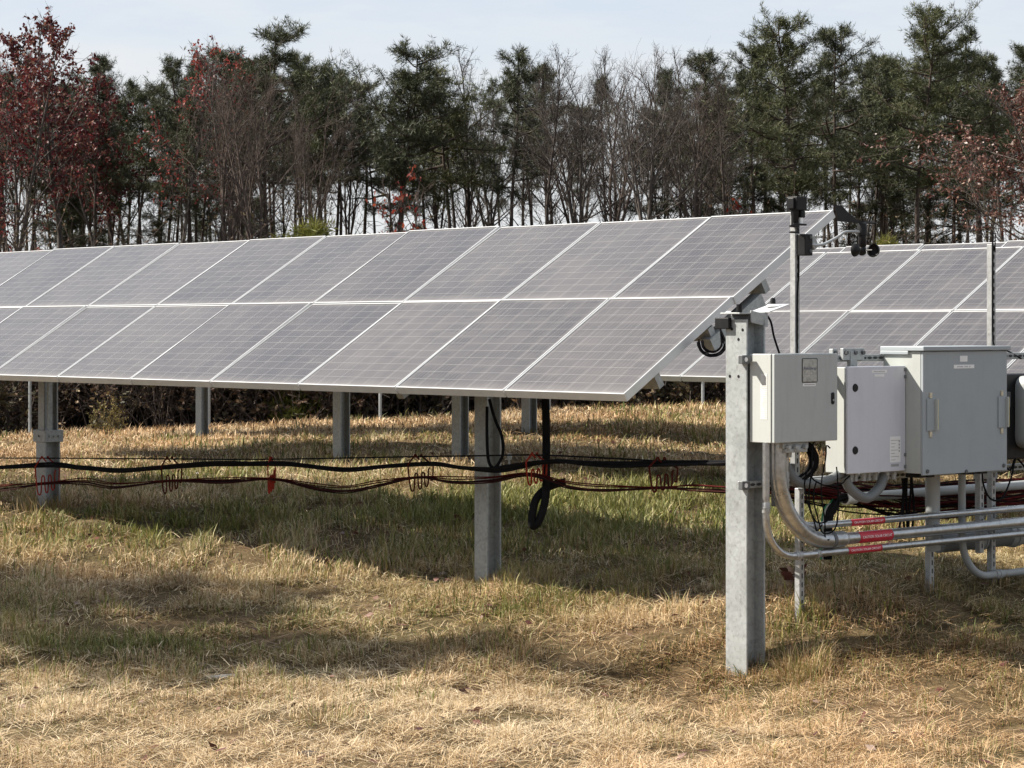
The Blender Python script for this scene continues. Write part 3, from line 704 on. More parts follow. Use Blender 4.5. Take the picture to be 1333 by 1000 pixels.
# 3: large grey cabinet
K0, K1, EF = 1.185, 2.0, -.30
Z1, Z0 = zr(457, 1.185, EF), zr(619.5, 1.185, EF)
t, b0 = rthing('cabinet', 'large mid grey cabinet with yellow latch handles and an overhanging lid', 'electrical box', 1.6, -.002, Z0); b0 = Vector(b0)
MB().box(K0 + .004, K1 - .004, EF + .02, -.002, Z0 + .01, Z1 - .002).build('body', M['box_grey_side'], t, bevel=.003, base=b0)
d = MB().box(K0 + .004, K1 - .004, EF, EF + .0185, Z0, Z1 - .003).build('door', M['box_grey'], t, bevel=.004, base=b0)
m = MB(); m.box(K0 - .012, K1 + .012, EF - .016, .01, Z1, Z1 + .026); m.box(K0 - .012, K0 - .004, EF + .10, .01, Z1 - .022, Z1 + .001); m.build('lid', M['box_grey'], t, bevel=.004, base=b0)
for kk, s in ((K0 + .055, 1), (K1 - .075, 1)):
    zc = (Z0 + Z1) / 2 - .01
    h = MB().box(kk - .022, kk + .048, EF - .008, EF - .0002, zc - .095, zc + .095).build('latch_plate', M['box_grey'], d, bevel=.002, base=b0)
    hd = MB().box(kk + .048, kk + .058, EF - .026, EF - .0002, zc - .092, zc + .092).build('handle', M['box_grey_side'], h, bevel=.002, base=b0)
    MB().box(kk + .0582, kk + .0625, EF - .024, EF - .0002, zc - .088, zc + .088).build('edge_strip', M['brass'], hd, base=b0) if False else MB().box(kk + .0582, kk + .0625, EF - .024, EF - .0002, zc - .088, zc + .088).build('edge_strip', M['brass'], h, base=b0)
    for z_ in (zc + .097, zc - .13): MB().box(kk + .002, kk + .022, EF - .010, EF - .0002, z_, z_ + .033).build('hasp', M['hasp'], h, bevel=.002, base=b0)
kc = K0 + .385
MB().box(kc - .035, kc + .035, EF - .0014, EF - .0001, Z1 - .066, Z1 - .031).build('label', M['label'], d, base=b0); MB().box(kc - .095, kc + .10, EF - .0014, EF - .0001, Z1 - .106, Z1 - .084).build('label', M['label'], d, base=b0)
m = MB()
for i in range(11):
    if i not in (5, 9): m.box(kc - .062 + i*.0115, kc - .055 + i*.0115, EF - .0019, EF - .0014, Z1 - .099, Z1 - .092)
m.build('print_line', M['print'], d, base=b0)
for k, z in ((K0 + .04, Z0 + .024), (K1 - .04, Z0 + .03), ((K0+K1)/2, Z0 + .008)): MB().lathe([(.011, -.008), (.013, 0)], 10, (k, EF, z), 'y').build('screw', M['dark_bracket'], d, base=b0)
for k in (1.28, 1.36, 1.75, 1.87): MB().box(k - .03, k + .035, -.22, -.12, Z0 - .02, Z0 + .012).build('gland_block', M['black'], t, base=b0)
B3 = (K0, K1, Z0, EF)
# 4: partly visible inverter at the right edge
t, b0 = rthing('inverter', 'black finned inverter with a rounded grey cover at the right edge of the picture', 'inverter', 2.3, -.01, zr(575, 2.2, 0)); b0 = Vector(b0)
zi1, zi0 = zr(487, 2.2, -.1), zr(598, 2.2, -.1)
MB().box(2.14, 2.70, -.17, -.012, zi0, zi1).build('body', M['black'], t, bevel=.01, base=b0)
m = MB()
for i in range(9): m.box(2.125, 2.139, -.16 + i*.016, -.155 + i*.016, zi0 + .02, zi1 - .02)
m.build('fin', M['dark_bracket'], t, base=b0)
m = MB(); zc0, zc1 = zr(585, 2.2, -.25), zr(490, 2.2, -.25); rad = .07; P = []
for cx_, cz_, a0 in ((2.245+rad, zc0+rad, 180), (2.80-rad, zc0+rad, 270), (2.80-rad, zc1-rad, 0), (2.245+rad, zc1-rad, 90)):
    for i in range(7): q = R(a0 + 15*i); P.append((cx_ + rad*math.cos(q), cz_ + rad*math.sin(q)))
n_ = len(P); m.add([(x, -.26, z) for x, z in P] + [(x, -.172, z) for x, z in P], [tuple(range(n_)), tuple(range(n_, 2*n_))[::-1]] + [(i, (i+1)%n_, n_+(i+1)%n_, n_+i) for i in range(n_)])
m.build('cover', M['pvc'], t, True, bevel=.008, base=b0)
MB().box(2.15, 2.185, -.188, -.171, zr(530, 2.2, -.17), zr(510, 2.2, -.17)).build('display', M['dark_bracket'], t, bevel=.003, base=b0)

# ------------------------------------------------------------------ conduits
def bend(P, r, n=10):
    P = [Vector(p) for p in P]; out = [P[0]]
    for i in range(1, len(P) - 1):
        a, b_, c = P[i-1], P[i], P[i+1]; u = (a - b_).normalized(); v = (c - b_).normalized()
        ang = u.angle(v); tl = min(r / math.tan(ang / 2), (a-b_).length*.95, (c-b_).length*.95); rr = tl * math.tan(ang / 2)
        ctr = b_ + (u + v).normalized() * (rr / math.sin(ang / 2)); p0 = b_ + u * tl; p1 = b_ + v * tl
        d0 = (p0 - ctr); d1 = (p1 - ctr); tot = d0.angle(d1)
        for j in range(n + 1):
            f = j / n; s = math.sin(tot); out.append(ctr + d0 * (math.sin((1-f)*tot)/s) + d1 * (math.sin(f*tot)/s))
    out.append(P[-1]); return out
def coupling(root, base, p, ax, r, ln, mat, n=14):
    p = Vector(p); ax = Vector(ax).normalized() * ln / 2
    return MB().tube([p - ax, p - ax*.92, p - ax*.12, p - ax*.1, p + ax*.1, p + ax*.12, p + ax*.92, p + ax], [r*.97, r, r, r*1.12, r*1.12, r, r, r*.97], n).build('coupling', mat, root, True, base=base)
def sticker(root, base, k, e, z, r, ln, slope=0.):
    """red caution label wrapped round a pipe that runs along k"""
    m = MB(); n = 10; vs = []
    for i in (0, 1):
        for j in range(n + 1):
            q = R(-78 + 146 * j / n); vs.append((k + (i - .5) * ln, e - (r + .0012) * math.cos(q), z + (r + .0012) * math.sin(q)))
    m.add(vs, [(j, j+1, n+1+j+1, n+1+j) for j in range(n)]); o = m.build('caution_label', M['sticker'], root, True, base=base)
    V, Fc = text_mesh('CAUTION: SOLAR CIRCUIT', .0215 if r > .03 else .0175)
    wmax = max(abs(v[0]) for v in V); sx = ln * .44 / wmax; m = MB(); rr = r + .0026
    m.add([(k + x * sx, e - rr * math.cos(y / rr + .05), z + rr * math.sin(y / rr + .05)) for x, y, _ in V], Fc)
    m.build('lettering', M['white_ink'], o, base=base)
b1z = tb1[1].z
def conduit(label, k, e, zh, r, rad, kend, couples, sk, ln, ztop=None, re=None):
    re = re or r
    zt_ = ztop or b1z - .001
    t, b0 = rthing('conduit', label, 'conduit', k, e, zh); b0 = Vector(b0)
    PP = bend([(k, e, zt_), (k, e, zh), (kend, e, zh)], rad, 14)
    rs = [re] * (len(PP) - 1) + [r]; PP.insert(-1, Vector((k + rad + .12, e, zh))); PP.insert(-1, Vector((k + rad + .125, e, zh))); rs = [re] * (len(PP) - 2) + [r, r]
    MB().tube(PP, rs, 16).build('pipe', M['conduit'], t, True, base=b0)
    for p, ax, l in couples: coupling(t, b0, p, ax, r * 1.16, l, M['strut'])
    sticker(t, b0, sk, e, zh, r, ln)
    return t, b0
zc1, zc2, zc3 = EYE - 1.281, EYE - 1.212, EYE - 1.127
conduit('thin steel conduit bending at the front post, lowest of the three labelled pipes', .035, -.115, zc1, .020, .23, 4.2,
        [((.035, -.115, zr(661, .03, -.11)), (0,0,1), .06), ((.30, -.115, zc1), (1,0,0), .05), ((.47, -.115, zc1), (1,0,0), .03)], .87, .30)
t, b0 = conduit('thick steel conduit curving from below the plaque box, middle of the three labelled pipes', .15, -.10, zc2, .034, .43, 4.2,
        [((.15, -.10, b1z - .11), (0,0,1), .09), ((.69, -.10, zc2), (1,0,0), .07)], .975, .30, re=.048)
MB().tube([(.585, -.10, zc2), (.61, -.10, zc2)], .051, 16).build('band', M['dark_bracket'], t, True, base=b0)
conduit('thin steel conduit behind the thick one, topmost of the three labelled pipes', .245, -.07, zc3, .020, .24, 4.2,
        [((.245, -.07, zr(625, .245, -.07)), (0,0,1), .09), ((.50, -.07, zc3), (1,0,0), .07)], .95, .30)
# white conduits below the large cabinet
zb3 = B3[2]
t, b0 = rthing('conduit', 'wide pale plastic conduit standing below the large grey cabinet', 'conduit', 1.66, .0, zr(700, 1.66, 0)); b0 = Vector(b0)
MB().tube([(1.66, -.0, zb3 + .02), (1.66, -.0, zr(690, 1.66, 0)), (1.68, .01, zr(716, 1.66, 0))], .043, 16).build('pipe', M['pvc'], t, True, base=b0)
MB().tube([(1.72, .05, zb3 + .02), (1.72, .05, zr(650, 1.7, 0)), (1.77, .06, zr(705, 1.7, 0))], .03, 14).build('pipe', M['pvc'], t, True, base=b0)
t, b0 = rthing('conduit', 'narrow pale conduit dropping from the large cabinet and bending right near the ground', 'conduit', 1.945, .0, zr(752, 1.945, 0)); b0 = Vector(b0)
zl = zr(750, 2.15, 0)
MB().tube(bend([(1.945, .0, zb3 + .02), (1.945, .0, zl), (4.4, .0, zl)], .26, 14), .0235, 14).build('pipe', M['pvc'], t, True, base=b0)
for k in (2.31, 2.65): coupling(t, b0, (k, .0, zl), (1,0,0), .029, .07, M['pvc'])
t, b0 = rthing('conduit', 'large grey conduit lying level behind the labelled pipes at the right edge', 'conduit', 2.2, .10, zr(706, 2.2, .1)); b0 = Vector(b0)
zz = zr(703, 2.2, .1); MB().tube([(1.86, .12, zz), (4.4, .12, zz)], .062, 16).build('pipe', M['pvc_dark'], t, True, base=b0)
for k in (2.28, 2.62): coupling(t, b0, (k, .12, zz), (1,0,0), .068, .12, M['pvc'])
t, b0 = rthing('conduit', 'open ended grey conduit spilling green and black cables behind the boxes', 'conduit', 1.9, .42, zr(645, 1.9, .42)); b0 = Vector(b0)
zz = zr(643, 1.9, .42); MB().tube([(1.18 + .19, .42, zz), (4.6, .42, zz)], .030, 16).build('pipe', M['pvc'], t, True, base=b0)
MB().tube([(1.335, .42, zz), (1.35, .42, zz), (1.352, .42, zz), (1.43, .42, zz)], [.042, .042, .038, .038], 16).build('bell_end', M['label'], t, True, base=b0)
MB().tube([(1.333, .42, zz), (1.3345, .42, zz)], .033, 14).build('opening', M['gasket'], t, base=b0)
t, b0 = rthing('cable_bundle', 'green and black cables bending down out of the open conduit end', 'cables', 1.25, .40, zr(690, 1.3, .4)); b0 = Vector(b0)
for i in range(8):
    r_ = random.Random(i + 50); a0, c0 = r_.uniform(-.022, .022), r_.uniform(-.022, .022)
    MB().tube(catmull([(1.36, .42 + a0, zz + c0), (1.27, .42 + a0, zz + c0 - .005), (1.19 + c0, .41 + a0, zz - .05), (1.145 + c0, .40 + a0, zz - .15), (1.14 + c0, .40 + a0, zz - .36)]), .0095, 6).build('cable', M['green_cable'] if i in (2, 6) else (M['pvc'] if i == 4 else M['rubber']), t, True, base=b0)

# flexible conduits, loose cables and wire bundles round the boxes
K0, K1, Z0, EF = B2
t, b0 = rthing('flexible_conduit', 'grey flexible conduit looping in a wide arc below the pale lilac box', 'conduit', .9, -.05, Z0 - .1); b0 = Vector(b0)
MB().tube(catmull([(.30, -.02, Z0 + .06), (.36, -.04, Z0 - .03), (.46, -.06, Z0 - .055), (.60, -.08, Z0 - .04), (.70, -.09, Z0 - .003)]), .028, 10).build('arm', M['pvc_dark'], t, True, base=b0)
MB().tube(catmull([(.72, -.09, Z0 - .02), (.78, -.10, Z0 - .10), (.90, -.11, Z0 - .155), (1.02, -.11, Z0 - .10), (1.08, -.10, Z0 - .02)]), .030, 10).build('arm', M['pvc_dark'], t, True, base=b0)
t, b0 = rthing('cable_bundle', 'thick bundle of black cables curling down behind the plaque box', 'cables', .45, -.05, b1z - .1); b0 = Vector(b0)
for i in range(10):
    r_ = random.Random(i + 90); a0, c0 = r_.uniform(-.03, .03), r_.uniform(-.03, .03)
    MB().tube(catmull([(.36 + a0*.4, -.09 + c0, b1z - .004), (.42 + a0, -.09 + c0, b1z - .03), (.475 + a0, -.085 + c0, b1z - .10), (.47 + a0, -.07 + c0, b1z - .17), (.42 + a0, -.04 + c0, b1z - .22)]), .0085, 6).build('cable', M['rubber'], t, True, base=b0)
MB().box(.335, .40, .05, .12, zr(660, .4, 0), zr(590, .4, 0)).build('junction_box', M['black'], t, bevel=.005, base=b0)
t, b0 = rthing('loose_cable', 'thin black cable hanging in large untidy loops below the plaque box', 'cable', .5, -.15, b1z - .3); b0 = Vector(b0)
r_ = random.Random(11)
def loopy(c, rx, rz, a0, a1, e, n=16): return [(c[0] + rx*math.cos(R(a0 + (a1-a0)*i/n)), e + .01*math.sin(i), c[1] + rz*math.sin(R(a0 + (a1-a0)*i/n))) for i in range(n + 1)]
czz = b1z - .27
for c, rx, rz, a0, a1, e in (((.47, czz), .145, .20, 140, 395, -.15), ((.49, czz - .06), .11, .20, 150, 370, -.17), ((.42, czz + .02), .07, .26, 100, 300, -.16), ((.56, czz + .07), .16, .06, 170, 350, -.14), ((.52, czz - .03), .05, .27, 70, 280, -.15)):
    MB().tube(loopy(c, rx, rz, a0, a1, e), .0045, 6).build('strand', M['rubber'], t, True, base=b0)
t, b0 = rthing('cable_bundle', 'fan of thin red and black wires running level behind the labelled conduits', 'cables', 2.0, .50, zr(660, 2, .5)); b0 = Vector(b0)
for mat_i, (mat, nn) in enumerate(((M['red_cable'], 26), (M['rubber'], 20), (M['brown_cable'], 14))):
    m = MB()
    for i in range(nn):
        r_ = random.Random(i * 3 + mat_i * 100); z0_ = zr(652 + r_.uniform(-16, 22), 2, .5); e = .5 + r_.uniform(-.1, .12); k0 = r_.uniform(.55, 1.0); P = []
        zs = zr(632 + r_.uniform(-6, 6), .8, .5)
        for j in range(9):
            f = j / 8; P.append((k0 + f * 3.4, e + .02*math.sin(j + i), zs + (z0_ - zs) * min(1, f * 2.6) + .025 * math.sin(j * 1.7 + i)))
        m.tube(catmull(P, 4), .0045, 4)
    m.build('wires', mat, t, True, base=b0)
t, b0 = rthing('loose_cable', 'thin black cable drooping in a curve below the right end of the large cabinet', 'cable', 2.0, -.2, zb3 - .1); b0 = Vector(b0)
MB().tube(catmull([(1.88, -.2, zb3), (1.90, -.2, zb3 - .10), (1.97, -.2, zb3 - .18), (2.08, -.2, zb3 - .18), (2.2, -.18, zb3 - .06), (2.30, -.16, zb3 + .10), (2.5, -.16, zb3 + .16)]), .006, 6).build('strand', M['rubber'], t, True, base=b0)
MB().tube(catmull([(2.2, -.1, zb3 + .05), (2.27, -.12, zb3 - .02), (2.36, -.1, zb3 + .05), (2.5, -.1, zb3 - .05)]), .006, 6).build('strand', M['rubber'], t, True, base=b0)
t, b0 = rthing('cable_bundle', 'dark cables dropping straight from under the large cabinet behind the pale conduit', 'cables', 1.3, -.15, zb3 - .2); b0 = Vector(b0)
for i in range(7):
    r_ = random.Random(i + 500); k = (1.25 + i*.02) if i < 5 else (1.56 + (i-5)*.035); k += .16; e = .03 + r_.uniform(-.02, .02)
    MB().tube(catmull([(k, e, zb3 + .01), (k + r_.uniform(-.01, .02), e, zb3 - .1), (k + r_.uniform(0, .06), e + .02, zb3 - .22), (k + r_.uniform(0, .07), e + .04, zb3 - .40)]), .0075, 6).build('cable', M['green_cable'] if i == 6 else M['rubber'], t, True, base=b0)

# ------------------------------------------------------------------ sensor mast
t = thing('sensor_mast', 'slotted galvanized strut mast rising behind the plaque box', 'mast', rk(.462, .05, zr2), A); t.scale = (S, S, S); b0 = Vector((.44, .05, zr2))
ztop = zr(277, .44, .05)
strut_v(t, b0, .44, .05, zr2 - .03, ztop, 'strut')
MB().tube(catmull([(.444, .025, ztop - .25), (.440, .022, ztop - .36), (.432, .024, ztop - .5), (.430, .024, ztop - .9)]), .005, 6).build('lead', M['rubber'], t, True, base=b0)
t = thing('radiation_shield', 'black hooded sensor head on top of the strut mast', 'sensor', rk(.43, .022, ztop), A); t.scale = (S, S, S); b0 = Vector((.42, .03, ztop))
m = MB(); m.lathe([(.020, -.085), (.022, -.08), (.022, -.02), (.025, -.01), (.025, .02)], 16, b0 + Vector((.0, 0, 0))); m.build('stem', M['black'], t, True, base=b0)
m = MB(); m.box(b0.x - .024, b0.x + .062, b0.y - .038, b0.y + .045, ztop + .012, ztop + .090); m.box(b0.x - .038, b0.x - .024, b0.y - .022, b0.y + .022, ztop + .020, ztop + .082); m.box(b0.x + .018, b0.x + .052, b0.y - .034, b0.y + .04, ztop - .03, ztop + .011); m.build('hood', M['black'], t, bevel=.004, base=b0)
MB().lathe([(.011, 0), (.011, .045), (.008, .05)], 12, b0 + Vector((.030, -.02, -.075))).build('white_cylinder', M['white_plastic'], t, True, base=b0)
zc_ = ztop - .075
for q in ((-.050, .062, -.036, -.029, 0, .011), (-.075, .0, -.036, -.022, -.012, .001), (-.075, .0, -.036, -.022, -.046, -.035), (-.018, .0, -.035, -.022, -.034, -.013)): MB().box(b0.x + q[0], b0.x + q[1], b0.y + q[2], b0.y + q[3], zc_ + q[4], zc_ + q[5]).build('clamp', M['black'], t, bevel=.002, base=b0)
# anemometer
t = thing('anemometer', 'black cup anemometer with a wind vane on an arm beside the mast', 'anemometer', rk(.50, 0, zr(318, .5, 0)), A); t.scale = (S, S, S); b0 = Vector((.50, 0, zr(318, .5, 0)))
zA = b0.z
m = MB(); m.box(.452, .520, -.035, .026, zr(333, .5, 0), zr(305, .5, 0)); mb = m.build('mount_box', M['black'], t, bevel=.005, base=b0)
m = MB()
for dz_ in (-.04, .04): m.lathe([(.010, -.006), (.011, 0)], 8, (.50, -.035, zA + dz_), 'y')
m.build('screw', M['dark_bracket'], mb, base=b0)
ka = .985  # position of the vane head along k
zh = zr(303, ka, 0)
MB().tube(catmull([(.52, -.01, zA - .005), (.63, -.01, zA), (.76, -.01, zA + .045), (.84, -.01, zh), (ka, -.01, zh + .002)]), .0085, 10).build('arm', M['galv_dark'], t, True, base=b0)
m = MB(); m.lathe([(.020, -.085), (.024, -.08), (.024, -.02), (.030, -.018), (.030, .03), (.026, .045), (.026, .052), (.016, .062), (.016, .07)], 16, (ka, -.01, zh)); m.build('vane_head', M['black'], t, True, base=b0)
zv = zh + .058
m = MB(); tv = .004
P = [(ka - .02, zv - .004), (ka - .215, zv + .002), (ka - .245, zv + .095), (ka - .185, zv + .095), (ka - .12, zv + .05), (ka - .06, zv + .022), (ka - .02, zv + .014)]
n_ = len(P); m.add([(x, -.01 - tv, z) for x, z in P] + [(x, -.01 + tv, z) for x, z in P], [tuple(range(n_)), tuple(range(n_, 2*n_))[::-1]] + [(i, (i+1)%n_, n_+(i+1)%n_, n_+i) for i in range(n_)])
m.build('vane_fin', M['black'], t, base=b0)
MB().tube([(ka, -.01, zv), (ka + .12, -.01, zv + .002)], .006, 8).build('counterweight_rod', M['black'], t, True, base=b0)
zk = zh - .105
m = MB(); m.lathe([(.010, -.03), (.022, -.02), (.026, 0), (.022, .018), (.014, .03)], 14, (ka, -.01, zk)); hub = m.build('cup_hub', M['black'], t, True, base=b0)
for q in (188, 352, 270):
    cx_, cy_ = ka + .086*math.cos(R(q)), -.01 + .086*math.sin(R(q)); m = MB()
    dx_, dy_ = math.sin(R(q)), -math.cos(R(q)); r_ = .039; vs = []; n_ = 16
    for i in range(7):
        a = R(90 * i / 6)
        for j in range(n_):
            b_ = 2 * math.pi * j / n_; ox_ = r_ * math.cos(a); vs.append((cx_ + dx_ * -r_ * math.sin(a) * .9 + math.cos(R(q)) * ox_ * math.cos(b_), cy_ + dy_ * -r_ * math.sin(a) * .9 + math.sin(R(q)) * ox_ * math.cos(b_), zk + ox_ * math.sin(b_)))
    m.add(vs, [(i*n_+j, i*n_+(j+1)%n_, (i+1)*n_+(j+1)%n_, (i+1)*n_+j) for i in range(6) for j in range(n_)])
    m.tube([(ka, -.01, zk), (cx_, cy_, zk)], .005, 6); m.build('cup', M['black'], t, True, base=b0)

# ------------------------------------------------------------------ cable run under the array
DEP = [(-60, 19.4), (0, 18.9), (55, 18.6), (222, 17.2), (353, 16.3), (545, 15.0), (620, 14.5), (700, 13.9), (862, 12.95), (947, 12.36), (1000, 12.42)]
def dep(px):
    return float(np.interp(px, [a for a, _ in DEP], [b for _, b in DEP]))
def run(pts, off=0., jit=0., seed=0):
    r_ = random.Random(seed); out = []
    for px, py in pts:
        p = at(px, py, dep(px) + off); out.append(p + Vector((0, r_.uniform(-jit, jit), r_.uniform(-jit, jit))))
    return catmull(out, 6)
o = MB().tube(run([(-60, 596.5), (60, 596.5), (220, 597.5), (350, 598), (545, 594.5), (620, 593.5), (700, 592.5), (800, 597), (862, 600), (947, 600), (985, 600)]), .0055, 6).build('messenger_wire', M['rubber'], None, True)
tag(o, 'thin taut dark wire stretched along the array above the hanging cables', 'wire')
t = thing('cable_bundle', 'thick black cables sagging between the red hangers under the nearest array', 'cables', at(353, 604, dep(353)))
b0 = Vector(t.location)
base_pts = [(-60, 612), (0, 609.5), (70, 606), (110, 609), (160, 612), (235, 605.5), (290, 604), (355, 604.5), (400, 608), (450, 611.5), (500, 607), (560, 603), (600, 608), (640, 611.5), (660, 609.5), (690, 604), (720, 601), (760, 603), (800, 605.5), (850, 605), (880, 603.5), (947, 601.5), (985, 601)]
for i in range(4):
    r_ = random.Random(i); amp = r_.uniform(-2.6, 2.6)
    MB().tube(run([(x, y + amp * math.sin(x / 60 + i * 2) + r_.uniform(-.8, .8)) for x, y in base_pts], (i - 1.5) * .012, .004, i), .0095, 6).build('cable', M['rubber'], t, True, base=b0)
t = thing('cable_bundle', 'thinner dark red and brown cables sagging in the bottom of the red hangers', 'cables', at(353, 625, dep(353)))
b0 = Vector(t.location)
red_pts = [(-60, 638), (0, 634), (60, 629), (110, 626), (150, 631), (222, 625.5), (290, 624.5), (353, 623.5), (410, 633), (450, 636), (490, 629), (545, 621), (590, 624), (640, 623), (690, 617), (740, 630), (790, 635), (862, 634), (900, 634), (947, 636), (985, 636)]
for i in range(8):
    r_ = random.Random(i + 20); amp = r_.uniform(-4.5, 5.5)
    near_h = lambda x: min(1., min(abs(x - q) for q in (60, 222, 353, 545, 695, 862)) / 45 + .2)
    MB().tube(run([(x, y + amp * near_h(x) + r_.uniform(-.7, .7)) for x, y in red_pts], (i - 3.5) * .010, .003, i), .0040, 5).build('cable', (M['brown_cable'], M['red_cable'], M['rubber'], M['brown_cable'])[i % 4], t, True, base=b0)
def hanger(px, ytop, ybot, label, wd, mat, turn=0.):
    """plastic coated wire hanger: hooks on the wire, wide eye, row of U folds"""
    z = dep(px); c = at(px, (ytop + ybot) / 2, z); t_ = thing('cable_hanger', label, 'cable hanger', at(px, ytop, z), turn, 'wire hangers holding the cables under the array')
    s = z / F; H = (ybot - ytop) * s; W = wd * s; zb = 0
    fr = MB(); fr.tube(catmull([(-W*.25, 0, H*.0), (-W*.5, .01, -H*.20), (-W*.55, .01, -H*.30), (-W*.45, 0, -H*.82), (-W*.36, 0, -H*.98), (-W*.25, 0, -H*.92), (-W*.22, 0, -H*.55), (-W*.15, 0, -H*.48), (-W*.08, 0, -H*.55), (-W*.04, 0, -H*.85), (W*.03, 0, -H*.93), (W*.10, 0, -H*.85), (W*.12, 0, -H*.52), (W*.18, 0, -H*.46), (W*.25, 0, -H*.52), (W*.27, 0, -H*.78), (W*.34, 0, -H*.86), (W*.42, 0, -H*.76), (W*.44, 0, -H*.40), (W*.5, 0, -H*.32)], 5), .0056, 6)
    fr.build('folded_rod', mat, t_, True)
    h2 = MB(); h2.tube(catmull([(-W*.25, 0, 0), (-W*.2, -.01, .012), (-W*.12, -.01, -H*.02), (W*.0, 0, -H*.1)], 4), .0056, 6)
    h2.tube(catmull([(W*.05, 0, -H*.02), (W*.1, -.01, .012), (W*.18, 0, -H*.04), (W*.62, 0, -H*.24), (W*.66, 0, -H*.30), (W*.64, 0, -H*.62), (W*.60, 0, -H*.68), (W*.52, 0, -H*.66)], 4), .0056, 6)
    h2.build('hook', mat, t_, True)
    return t_
hanger(60, 596, 645, 'red wire hanger in front of the far left post', 26, M['hanger_red'])
hanger(222, 596.5, 643, 'dark red wire hanger left of the narrow one, over bare grass', 22, M['hanger_dark'])
hanger(353, 597, 643, 'narrow edge-on red wire hanger between the two far posts', 8, M['hanger_red'])
hanger(546, 594, 640, 'red wire hanger just left of the middle post', 27, M['hanger_dark'])
hanger(697, 592, 632, 'red wire hanger right of the middle post, beside the thick hanging black hose', 22, M['hanger_red'])
hanger(862, 598, 641, 'dark wire hanger nearest the front post', 30, M['hanger_dark'])
# thick black drop hose with a loop
P = [at(710, 515, 14.0), at(711, 560, 14.0), at(711, 600, 14.0), at(711, 630, 14.0), at(709, 655, 13.99), at(702, 677, 13.98), at(694, 685, 13.98), at(692.5, 672, 13.98), at(697, 652, 14.0), at(706, 640, 14.03), at(720, 631.5, 14.05), at(736, 627.5, 14.05)]
o = MB().tube(catmull(P, 6), .0245, 12).build('cable_hose', M['rubber'], None, True); tag(o, 'thick black hose dropping from the array and ending in a loop', 'hose')
P = [at(637, 520, 14.6), at(644, 545, 14.55), at(653, 567, 14.5), at(655, 588, 14.48), at(650, 602, 14.46), at(643, 609, 14.45), at(636, 600, 14.46), at(634, 570, 14.5), at(634, 530, 14.6)]
o = MB().tube(catmull(P, 6), .010, 8).build('cable_loop', M['rubber'], None, True); tag(o, 'black cable looping down beside the middle post', 'cable')
t = thing('wire_clamp', 'small grey clamp on the taut wire right of the middle post', 'clamp', at(663, 595, 14.35)); MB().lathe([(.012, -.02), (.016, -.01), (.016, .01), (.012, .02)], 10).build('body', M['galv'], t, True); MB().box(-.006, .006, -.006, .006, -.05, -.015).build('bolt', M['galv_dark'], t)

# ------------------------------------------------------------------ vegetation generators
class Veg:
    """collects limbs (tubes) and leaves (small faces) as arrays"""
    def __init__(s, seed): s.r = np.random.default_rng(seed); s.mb = MB(); s.lv = []
    def limb(s, P, r0, r1, n=4):
        m = len(P); s.mb.tube(P, [r0 + (r1 - r0) * i / (m - 1) for i in range(m)], n, False)
    def leaves(s, C, Dr, ln, wd, n_each, spread):
        """n_each blades round every centre C; Dr = main direction"""
        C = np.repeat(np.asarray(C), n_each, 0); D = np.repeat(np.asarray(Dr), n_each, 0); n = len(C)
        d = D + s.r.normal(0, spread, (n, 3)); d /= np.linalg.norm(d, axis=1, keepdims=True) + 1e-9
        u = np.cross(d, s.r.normal(0, 1, (n, 3))); u /= np.linalg.norm(u, axis=1, keepdims=True) + 1e-9
        l = ln * s.r.uniform(.5, 1.45, (n, 1)); w_ = wd * s.r.uniform(.7, 1.3, (n, 1))
        s.lv.append(np.stack([C, C + d * l * .5 + u * w_ * .5, C + d * l, C + d * l * .5 - u * w_ * .5], 1))
    def meshes(s, tm, lm):
        a = bpy.data.meshes.new('trunk'); a.from_pydata(s.mb.v, [], s.mb.f); a.materials.append(tm)
        for p in a.polygons: p.use_smooth = True
        b_ = None
        if s.lv:
            V = np.concatenate(s.lv); n = len(V); b_ = fastmesh('crown', V.reshape(-1, 3), [(np.arange(n * 4).reshape(n, 4), 4)], lm)
        return a, b_
def wander(r, p, d, ln, n, curl, up=0.):
    P = [Vector(p)]; d = Vector(d).normalized()
    for i in range(n):
        d = (d + Vector(r.normal(0, curl, 3)) + Vector((0, 0, up))).normalized(); P.append(P[-1] + d * ln / n)
    return P, d
